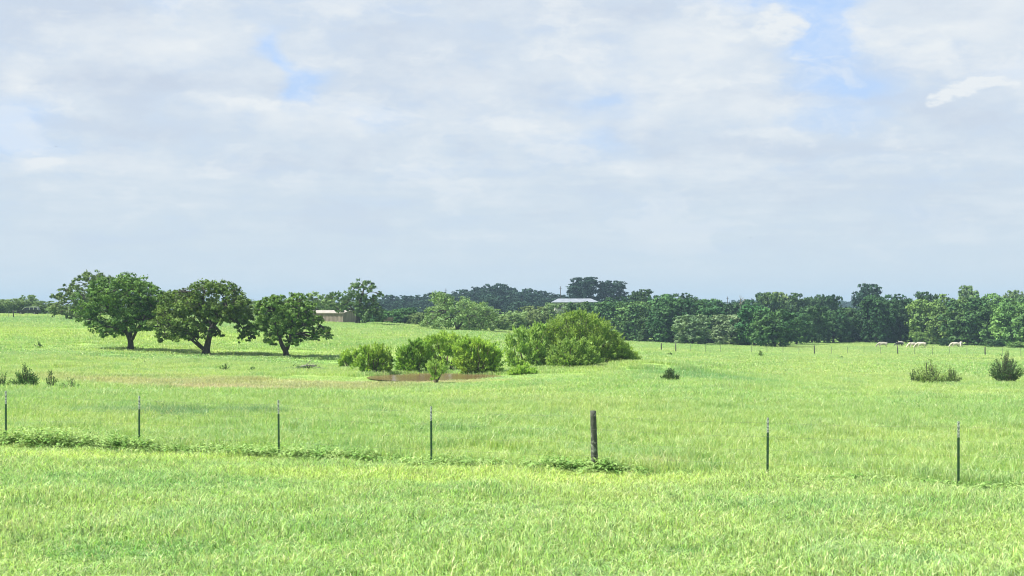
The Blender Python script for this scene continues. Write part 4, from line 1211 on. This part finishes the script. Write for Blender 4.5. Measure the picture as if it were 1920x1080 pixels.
# weeds rambling along the fence foot
def fence_weeds():
    r = np.random.default_rng(17)
    V = []; Q = []; n0 = 0
    patches = [(-60, 20, .35, .18), (20, 180, 1.0, .34), (180, 300, .9, .30), (300, 380, .5, .20), (380, 470, .55, .22), (470, 560, .7, .22), (560, 700, .75, .24), (700, 800, .35, .16), (800, 930, .55, .18),
               (930, 1010, .35, .14), (980, 1030, .55, .18), (1020, 1060, .9, .26), (1055, 1100, .5, .18), (1095, 1150, .9, .24), (1150, 1200, .55, .16), (1200, 1300, .35, .12), (1300, 1600, .22, .10), (1600, 1960, .35, .13)]
    for (a, b_, den, hh) in patches:
        nplants = int((b_ - a) * 1.7 * den)
        for _ in range(nplants):
            px = r.uniform(a, b_); u = (px - 960) / F; d = FP1 - FP0; t = (FP0[1] * u - FP0[0]) / (d[0] - d[1] * u)
            p = FP0 + d * t
            # strip runs on the near side of the line, nearer at the left
            off = -0.15 - 0.5 * np.clip((900 - px) / 900, 0, 1) + r.normal(0, .34)
            x, y = p[0], p[1] + off
            z = Hs(x, y); hgt = hh * r.uniform(.6, 1.7)
            nl = int(r.integers(6, 14))
            for q in range(nl):
                ang = r.uniform(0, 6.28); L = r.uniform(.10, .22); wd_ = L * r.uniform(.22, .36)
                c = np.array([x + r.normal(0, .09), y + r.normal(0, .09), z + hgt * r.uniform(.25, 1)])
                dr = np.array([math.cos(ang), math.sin(ang), 0]); sd = np.array([-math.sin(ang), math.cos(ang), 0]) * wd_ / 2
                ptsz = [(0, .0, .3), (.35, .04, 1), (.7, .02, .85), (1, -.07, .1)]
                row = []
                for (f_, up, ww) in ptsz:
                    m_ = c + dr * L * f_ + np.array([0, 0, up * L * 2.2])
                    row += [m_ - sd * ww, m_ + sd * ww]
                V += row
                for s_ in range(3): Q.append((n0 + 2 * s_, n0 + 2 * s_ + 1, n0 + 2 * s_ + 3, n0 + 2 * s_ + 2))
                n0 += 8
    o = link("fence_weeds", np_mesh("fence_weeds", np.array(V), np.array(Q), None, M['weed']))
    tag(o, "broad-leaved weeds rambling along the foot of the near fence", "weeds", kind="stuff")
fence_weeds()

# ------------------------------------------------------------------ far fence
M['post_thin'] = make_plain('weathered_grey_steel', (0.20, 0.23, 0.16), (0.13, 0.15, 0.10), .8, 12)
M['post_old'] = make_plain("grey_cedar", (0.09, 0.09, 0.07), (0.05, 0.05, 0.04), .9, 12)
def far_fence():
    thin = MB(); thin.box(-.03, .03, -.01, .01, -.2, 1.25); thin.box(-.008, .008, .0105, .05, -.2, 1.25)
    thin.box(-.012, .012, -.02, -.0105, .5, .53); thin.box(-.012, .012, -.02, -.0105, .9, .93)
    tm = thin.mesh("fence_post", M['post_thin'])
    thick = MB(); r = np.random.default_rng(1)
    thick.tube([(0, 0, -.2), (.01, 0, .5), (-.01, .01, 1.0), (.0, .0, 1.36)], [.10, .095, .085, .075], 9)
    km = thick.mesh("wooden_post", M['post_old'], True)
    lst = [(1240, 655, 1), (1267, 656, 1), (1295, 657, 0), (1323, 658, 0), (1351, 659, 0), (1380, 661, 0), (1409, 662, 0), (1438, 663, 0), (1468, 664, 0), (1498, 665, 0), (1527, 665.5, 1), (1559, 666, 0), (1589, 666.5, 0), (1620, 667, 0),
           (1651, 667.5, 0), (1683, 668, 1), (1715, 668, 0), (1748, 668.5, 0), (1780, 668.5, 0), (1813, 669, 0), (1847, 669.5, 1), (1880, 670, 0), (1914, 670, 0)]
    P = []
    thick_lb = {1240: "thicker wooden post at the far fence's left end", 1267: "thicker wooden post, second from the far fence's left end", 1527: "thicker wooden post in the middle of the far fence",
                1683: "thicker wooden post below the black cow in the far fence", 1847: "thicker wooden post nearest the right end of the far fence"}
    for px, py, big in lst:
        D = float(np.interp(px, [1240, 1914], [214, 200])); x, y, z = ground_at(px, D)
        o = link("wooden_post" if big else "fence_post", km if big else tm, None, (x, y, z), random.uniform(-.2, .2))
        if big: tag(o, thick_lb[px], "fence post", "wooden posts of the far fence")
        else: tag(o, "thin grey steel post in the far fence before the right wood", "fence post", "thin posts of the far fence")
        P.append((x, y - .03, z))
    P = np.array(P)
    for h, nm in ((.45, "bottom"), (.8, "middle"), (1.15, "top")):
        b = MB(); q = P.copy(); q[:, 2] += h; q[:, 1] -= .08
        b.tube(q, .0016, 3, False)
        o = b.build("fence_wire", M['wire']); tag(o, nm + " wire of the far fence in front of the right wood", "wire", "wires of the far fence")
    # crest fence on the left, by the car
    for i, (px, py, hh, big) in enumerate([(16, 591, 9, 0), (25, 592, 11, 1), (51, 593, 8, 0), (90, 594, 9, 0), (102, 594, 9, 0), (126, 595, 13, 2)]):
        D = 240; x, y, z = ground_at(px, D)
        o = link("fence_post", tm if not big else km, None, (x, y, z))
        if big == 2:
            o.data = km.copy(); o.data.materials.clear(); o.data.materials.append(M['bark_grey'])
            tag(o, "pale fence post right of the parked car on the left crest", "fence post")
        elif big: tag(o, "darker stout fence post left of the parked car on the crest", "fence post")
        else: tag(o, "thin dark post in the fence on the left crest near the parked car", "fence post", "thin posts on the left crest")
far_fence()

# ------------------------------------------------------------------ buildings
M['tin_wall'] = make_plain("weathered_brown_tin", (0.26, 0.215, 0.165), (0.19, 0.155, 0.12), .7, 1.5, stretch=(1, 1, .3))
M['tin_roof'] = make_plain("pale_tin_roof", (0.36, 0.33, 0.27), (0.28, 0.255, 0.20), .5, 1.2)
M['dark_wood'] = make_plain("dark_old_wood", (0.055, 0.045, 0.035), (0.03, 0.025, 0.02), .9, 4)
M['roof_white'] = make_plain("white_metal_roofing", (0.25, 0.275, 0.30), (0.19, 0.21, 0.235), .5, .6)
M['wall_pale'] = make_plain("pale_wall_panels", (0.40, 0.38, 0.32), (0.30, 0.29, 0.25), .8, .6)
M['brown_tin'] = make_plain("rusty_brown_tin", (0.24, 0.18, 0.125), (0.17, 0.125, 0.085), .8, 3)

def corrugated(b, x0, x1, y, z0, z1, pitch=.3, amp=.03, alongx=True):
    n = int(abs(x1 - x0) / pitch * 4); V = []; Q = []
    for i in range(n + 1):
        a_ = x0 + (x1 - x0) * i / n; o_ = amp * math.sin(i * math.pi / 2)
        for z in (z0, z1): V.append((a_, y + o_, z) if alongx else (y + o_, a_, z))
    for i in range(n): Q.append((2 * i, 2 * i + 2, 2 * i + 3, 2 * i + 1))
    b.add(V, Q)

def shed():
    D = 272; L = 10.5; W = 5.2; h = 1.9
    x0, y0 = at(643, D); z = Hs(x0 - 3, D + 2)
    root = empty("shed", (x0, y0, z), math.radians(-24)); tag(root, "long low brown tin shed with a pale roof behind the pasture crest", "shed")
    # local: long wall along -x on the y=0 side, end wall along +y at x=0
    z0 = -.4
    b = MB(); corrugated(b, -L, 0, 0, z0, h); b.box(-L, 0, .04, .1, z0, h - .01); b.build("long_wall", M['tin_wall'], root)
    b = MB(); corrugated(b, 0.02, W, 0.03, z0, h, alongx=False)
    b.add([(-.03, 0, z0), (-.03, W, z0), (-.03, W, h), (-.03, W / 2, h + .42), (-.03, 0, h)], [(0, 1, 2, 4)], [(4, 2, 3)])
    b.build("end_wall", M['tin_wall'], root)
    b = MB(); b.box(-L, 0, W - .1, W, z0, h); b.build("back_wall", M['tin_wall'], root)
    b = MB(); b.box(-L, -L + .08, .11, W - .11, z0, h); b.build("far_end_wall", M['tin_wall'], root)
    b = MB(); ov = .25
    for (ya, za, yb, zb) in ((-ov, h - .02, W / 2, h + .52), (W + ov, h - .02, W / 2, h + .52)):
        b.add([(-L - ov, ya, za), (.25, ya, za), (.25, yb, zb), (-L - ov, yb, zb), (-L - ov, ya, za + .10), (.25, ya, za + .10), (.25, yb, zb + .08), (-L - ov, yb, zb + .08)],
              [(0, 3, 2, 1), (4, 5, 6, 7), (0, 1, 5, 4), (1, 2, 6, 5), (3, 7, 6, 2), (0, 4, 7, 3)])
    b.build("roof", M['tin_roof'], root)
    b = MB()
    for q in range(5): b.box(-6.6 + q * .8, -6.5 + q * .8, -1.5, -1.42, -.3, .75)
    b.box(-6.6, -3.3, -1.41, -1.36, .55, .65); b.box(-6.6, -3.3, -1.41, -1.36, .25, .33)
    o = b.build("pen_rail", M['dark_wood']); o.matrix_world = root.matrix_basis.copy()
    o.location = root.location; o.rotation_euler = root.rotation_euler
    tag(o, "low dark rail fence in front of the brown shed's wall", "fence")
shed()

def metal_building():
    D = 470; s = D / F; xl = (1037 - 960) * s; xr = (1122 - 960) * s; L = xr - xl
    zt = (HZ - 559.6) * s; ze = (HZ - 566.5) * s; W = 9.0
    base = -1.0
    root = empty("metal_building", (xl, D, ze - 3.2)); tag(root, "long building with a shiny white metal roof on the hill above the trees", "building")
    e = 3.2; r_ = e + (zt - ze)
    b = MB(); b.box(.6, L * .66, 0.3, .5, -1, e - .1); b.build("front_wall", M['wall_pale'], root)
    b = MB(); b.box(.6, L - .6, W - .5, W - .3, -1, e - .1); b.build("back_wall", M['wall_pale'], root)
    b = MB(); b.box(L - .8, L - .6, .3, W - .52, -1, e - .1); b.build("end_wall", M['wall_pale'], root)
    b = MB(); b.box(.6, .8, .52, W - .52, -1, e - .1); b.build("end_wall", M['wall_pale'], root)
    for q in range(3):
        b = MB(); b.box(1.6 + q * 3.2, 2.8 + q * 3.2, .24, .297, 1.0, 2.3); b.build("window", M['dark_wood'], root)
    for q in range(4):
        b = MB(); b.box(L * .68 + q * L * .1, L * .68 + .18 + q * L * .1, .35, .53, -1, e - .1); b.build("porch_post", M['dark_wood'], root)
    b = MB()
    b.add([(-.4, -.6, e), (L + .3, -.6, e), (L - 2.2, W / 2, r_), (1.8, W / 2, r_), (-.4, W + .6, e), (L + .3, W + .6, e)], [(0, 1, 2, 3), (5, 4, 3, 2)], [(1, 5, 2), (4, 0, 3)])
    b.add([(-.4, -.6, e - .15), (L + .3, -.6, e - .15), (-.4, W + .6, e - .15), (L + .3, W + .6, e - .15), (-.4, -.6, e - .005), (L + .3, -.6, e - .005), (-.4, W + .6, e - .005), (L + .3, W + .6, e - .005)],
          [(0, 2, 3, 1), (0, 1, 5, 4), (1, 3, 7, 5), (3, 2, 6, 7), (2, 0, 4, 6)])
    n = 40
    for q in range(n):
        x_ = -.2 + (L - .1) * q / n
        if 1.9 < x_ < L - 2.3: b.tube([(x_, -.58, e + .02), (x_, W / 2, r_ + .02)], .03, 4, False)
    b.build("roof", M['roof_white'], root)
metal_building()

def feeder():
    D = solve(728, 608, 240, 290); s = D / F
    root = empty("cattle_feeder", ground_at(728, D), .15); root.scale = (1.0, 1.0, 1.3); tag(root, "small brown roofed cattle feeder box on the crest right of the shed", "feeder")
    b = MB(); b.box(-.95, .95, -.5, .5, .55, .62); b.box(-.95, .95, -.5, -.45, .62, .8); b.box(-.95, .95, .45, .5, .62, .8); b.build("trough", M['brown_tin'], root)
    for x_ in (-.9, .86):
        for y_ in (-.44, .38):
            c = MB(); c.box(x_, x_ + .07, y_, y_ + .07, -.1, .549); c.box(x_, x_ + .07, y_, y_ + .07, .801, 1.0); c.build("leg", M['dark_wood'], root)
    c = MB(); c.prism([(-1.05, .95), (1.05, .95), (1.0, 1.12), (-1.0, 1.12)], -.65, .65); c.build("cover", M['brown_tin'], root)
    c = MB(); c.box(-.93, .93, -.43, -.40, .62, .94); c.build("side_panel", M['brown_tin'], root)
feeder()

def poles():
    for i, (px, D, top, base, lb) in enumerate([(1051, 480, 537, 566, "thin utility pole left of the trees above the metal roof"), (1388 - 24, 500, 556, 580, "thin utility pole rising above the low notch left of the snag"), (836, 560, 541, 565, "thin utility pole above the far wooded ridge")]):
        x, y = at(px, D); z0 = Hs(x, y); zt = (HZ - top) / F * D
        root = empty("utility_pole", (x, y, z0)); tag(root, lb, "pole", "far utility poles")
        b = MB(); b.tube([(0, 0, -.5), (0, 0, (zt - z0) * .6), (0, 0, zt - z0)], [.16, .13, .10], 7); b.build("shaft", M['dark_wood'], root, True)
        b = MB(); b.box(-.5, .5, -.17, -.11, zt - z0 - .7, zt - z0 - .6); b.build("crossarm", M['dark_wood'], root)
poles()

# ------------------------------------------------------------------ parked car on the left crest
def parked_car():
    paint = make_plain("dusty_green_grey_paint", (0.42, 0.48, 0.34), (0.34, 0.40, 0.28), .6, 2)
    dark = make_plain("dark_paint", (0.012, 0.018, 0.014), (0.010, 0.014, 0.011), .6, 2)
    glass = make_plain("dark_glass", (0.010, 0.014, 0.014), (0.012, 0.016, 0.016), .25, 2)
    rub = make_plain("rubber", (0.02, 0.02, 0.02), None, .9, 8); steel = make_plain("wheel_steel", (0.3, 0.3, 0.3), None, .4, 8, .6)
    D = 277.0; x, y, z = ground_at(54, D)
    root = empty("parked_car", (x, y, z + .02), math.radians(4)); tag(root, "dark boxy estate car parked on the crest at the far left", "car")
    wd = .86
    b = MB()
    prof = [(-2.1, .42), (2.1, .42), (2.12, .95), (1.95, 1.02), (-1.0, 1.04), (-1.9, .95), (-2.12, .78)]
    b.prism(prof, -wd, wd); o = b.build("body", dark, root)
    b = MB(); V = []
    for (xx, zz, yy) in ((-1.05, 1.045, wd - .02), (1.95, 1.045, wd - .02), (1.78, 1.52, wd - .16), (-.45, 1.52, wd - .16)):
        V += [(xx, -yy, zz), (xx, yy, zz)]
    # open frame of pillars under a pale roof
    for (a_, c_) in (((-1.05, 1.04), (-.45, 1.52)), ((.35, 1.04), (.38, 1.52)), ((1.15, 1.04), (1.12, 1.52)), ((1.93, 1.03), (1.76, 1.52))):
        for sgn in (-1, 1):
            b.tube([(a_[0], sgn * (wd - .03), a_[1]), (c_[0], sgn * (wd - .15), c_[1])], .045, 5)
    b.build("pillars", paint, root)
    b = MB(); b.prism([(-.55, 1.49), (1.84, 1.49), (1.70, 1.64), (.6, 1.68), (-.30, 1.62)], -wd + .13, wd - .13); b.build("roof", paint, root)
    for nm, (a0, a1, t0, t1) in (("side_window", (-.92, .28, -.42, .31)), ("side_window", (.42, 1.08, .44, 1.06)), ("side_window", (1.22, 1.82, 1.18, 1.70))):
        for sgn in (-1, 1):
            b = MB(); ya = sgn * (wd - .06); yb = sgn * (wd - .17)
            b.add([(a0, ya, 1.06), (a1, ya, 1.06), (t1, yb, 1.49), (t0, yb, 1.49), (a0, ya - sgn * .03, 1.06), (a1, ya - sgn * .03, 1.06), (t1, yb - sgn * .03, 1.49), (t0, yb - sgn * .03, 1.49)],
                  [(0, 1, 2, 3), (4, 7, 6, 5), (0, 4, 5, 1), (2, 6, 7, 3)]); b.build(nm, glass, root)
    b = MB(); b.add([(-1.03, -.7, 1.06), (-1.03, .7, 1.06), (-.47, .62, 1.49), (-.47, -.62, 1.49)], [(0, 1, 2, 3)]); b.build("windscreen", glass, root)
    b = MB(); b.add([(1.92, -.7, 1.06), (1.92, .7, 1.06), (1.79, .62, 1.49), (1.79, -.62, 1.49)], [(0, 1, 2, 3)]); b.build("rear_window", glass, root)
    for xx in (-1.35, 1.3):
        for sgn in (-1, 1):
            b = MB(); y0 = sgn * (wd - .2); b.tube([(xx, y0, .33), (xx, y0 + sgn * .22, .33)], .33, 16); w_ = b.build("wheel", rub, root)
            b = MB(); b.tube([(xx, y0 + sgn * .2, .33), (xx, y0 + sgn * .235, .33)], .19, 12); b.build("rim", steel, w_)
    for sgn in (-1, 1):
        b = MB(); b.box(-2.16, -2.09, sgn * .62 - .12, sgn * .62 + .12, .66, .8); b.build("headlight", steel, root)
    b = MB(); b.box(-2.2, -2.08, -.8, .8, .45, .58); b.build("bumper", steel, root)
parked_car()

# ------------------------------------------------------------------ cattle
def cow_mesh(name, mat, grazing=True, bend=0.0):
    """one continuous body grown over a skeleton; the animal faces -x, feet at z=0"""
    vs = []; es = []; rad = []
    def v(x, y, z, r_, par=None, ry=None):
        vs.append((x, y, z)); rad.append((r_, ry or r_))
        if par is not None: es.append((par, len(vs) - 1))
        return len(vs) - 1
    hip = v(.72, 0, 1.02, .29)
    loin = v(.35, 0, 1.00, .33, hip); mid = v(0, 0, .96, .37, loin); chest = v(-.38, 0, .97, .36, mid); sh = v(-.66, 0, 1.03, .29, chest)
    if grazing:
        n1 = v(-.95, .02, .90, .19, sh); n2 = v(-1.20, .04, .62, .145, n1); hd = v(-1.36, .05, .38, .13, n2); mz = v(-1.50, .05, .14, .085, hd)
    else:
        n1 = v(-.92, .0, 1.20, .19, sh); n2 = v(-1.12, .0, 1.36, .15, n1); hd = v(-1.34, .0, 1.34, .125, n2); mz = v(-1.62, .0, 1.22, .08, hd)
    rump = v(.92, 0, 1.00, .18, hip)
    t1 = v(1.00, 0, .98, .05, rump); t2 = v(1.03, 0, .70, .028, t1); t3 = v(1.02, 0, .42, .045, t2)
    for sgn in (-1, 1):
        a = v(.70, sgn * .17, .78, .19, hip); k = v(.58, sgn * .19, .58, .115, a); hk = v(.80, sgn * .19, .42, .065, k); ft = v(.76, sgn * .19, .10, .045, hk); v(.72, sgn * .19, .03, .06, ft)
        a = v(-.56, sgn * .17, .74, .14, chest); k = v(-.58, sgn * .18, .42, .07, a); ft = v(-.57 + .12 * sgn, sgn * .18, .10, .045, k); v(-.60 + .12 * sgn, sgn * .18, .03, .06, ft)
        if grazing: e0 = v(-1.28, .04 + sgn * .10, .56, .045, hd); v(-1.24, .04 + sgn * .26, .58, .03, e0)
        else: e0 = v(-1.22, sgn * .10, 1.44, .045, hd); v(-1.18, sgn * .26, 1.44, .03, e0)
    me = bpy.data.meshes.new(name + "_skeleton"); me.from_pydata(vs, es, []); me.update()
    o = bpy.data.objects.new(name + "_skeleton", me); COL.objects.link(o)
    m = o.modifiers.new("skin", 'SKIN'); sv = me.skin_vertices[0].data
    for i, (a, b) in enumerate(rad): sv[i].radius = (a, b); sv[i].use_root = (i == 0)
    s = o.modifiers.new("sub", 'SUBSURF'); s.levels = 2; s.render_levels = 2
    dg = bpy.context.evaluated_depsgraph_get(); out = bpy.data.meshes.new_from_object(o.evaluated_get(dg))
    bpy.data.objects.remove(o); bpy.data.meshes.remove(me)
    out.name = name; out.materials.clear(); out.materials.append(mat)
    out.polygons.foreach_set('use_smooth', np.ones(len(out.polygons), bool))
    return out
M['cow_white'] = make_plain("cream_white_hide", (0.50, 0.46, 0.37), (0.42, 0.38, 0.30), .8, 1.2)
M['cow_grey'] = make_plain("greyish_cream_hide", (0.36, 0.34, 0.26), (0.26, 0.245, 0.19), .8, 1.6)
M['cow_black'] = make_plain("black_hide", (0.018, 0.020, 0.018), (0.03, 0.03, 0.027), .6, 1.5)
M['horn'] = make_plain("hoof_and_horn", (0.10, 0.09, 0.07), None, .6, 8)
cow_g = {k: cow_mesh("cow_body", M[k]) for k in ('cow_white', 'cow_grey', 'cow_black')}
def cow(px, py, mat, rz, sc, label, D=None, name="cow", cat="cow"):
    D = D or solve(px, py, 250, 330)
    o = empty(name, ground_at(px, D), rz); o.scale = (sc, sc, sc)
    tag(o, label, cat, "cattle grazing before the right wood")
    link("body", cow_g[mat], o)
    for sgn in (-1, 1):
        b = MB(); b.tube([(-1.20, .04 + sgn * .09, .62), (-1.17, .04 + sgn * .17, .70), (-1.19, .04 + sgn * .19, .78)], [.022, .016, .006], 5)
        b.build("horn", M['horn'], o, True)
R_ = math.radians
cow(1655, 653, 'cow_grey', R_(-8), 1.0, "greyish cow grazing with lowered head, leftmost of the herd")
cow(1689, 653, 'cow_white', R_(35), .92, "white cow half hidden behind the black one", D=312)
cow(1686, 654, 'cow_black', R_(6), .82, "black cow with its head down, the only dark one of the herd", D=306)
cow(1711, 653, 'cow_white', R_(12), .95, "white cow grazing just left of the longest white cow")
cow(1727, 653.5, 'cow_white', R_(-4), 1.05, "longest white cow seen side on, right of the middle group")
cow(1791, 653, 'cow_white', R_(6), 1.0, "white cow grazing side on, left of the rightmost pair")
cow(1802, 653, 'cow_white', R_(68), 1.0, "white cow seen from behind, rightmost of the herd", D=309)

# birds far up in the sky
def bird(px, py, D, span, label):
    x, y = at(px, D); z = (HZ - py) / F * D
    root = empty("bird", (x, y, z), .4); tag(root, label, "bird", "birds in the sky")
    b = MB(); b.tube([(0, -span * .28, 0), (0, -span * .1, .0), (0, span * .1, 0), (0, span * .25, 0.0)], [span * .015, span * .05, span * .045, span * .01], 7); b.build("body", M['cow_black'], root, True)
    for s_ in (-1, 1):
        b = MB(); b.add([(s_ * span * .03, -span * .1, .0), (s_ * span * .27, -span * .12, span * .08), (s_ * span * .5, 0, span * .04), (s_ * span * .26, span * .05, span * .075), (s_ * span * .03, span * .08, 0),
                         (s_ * span * .03, -span * .1, .02), (s_ * span * .27, -span * .12, span * .08 + .02), (s_ * span * .26, span * .05, span * .075 + .02), (s_ * span * .03, span * .08, .02)],
                        [(0, 1, 3, 4), (5, 8, 7, 6), (0, 5, 6, 1), (4, 3, 7, 8)], [(1, 2, 3), (6, 7, 2)])
        b.build("wing", M['cow_black'], root)
bird(105, 275, 260, .55, "tiny dark bird high over the left trees")
bird(1407, 446, 260, .5, "tiny dark bird over the right wood's snag")

# ------------------------------------------------------------------ haze
def haze():
    m, t, out = mat_new("haze_air")
    pv = t.new('ShaderNodeVolumePrincipled')
    pv.inputs['Color'].default_value = (0.42, 0.60, 0.74, 1)
    pv.inputs['Density'].default_value = 0.00024
    pv.inputs['Anisotropy'].default_value = 0.0
    t.l.new(pv.outputs[0], out.inputs['Volume'])
    b = MB(); b.box(-2600, 2600, -120, 4600, -33, 42)
    V = np.concatenate(b.V); o = b.build("haze", m)
    tag(o, "thin pale haze in the air over the pasture", "haze", kind="stuff")
haze()
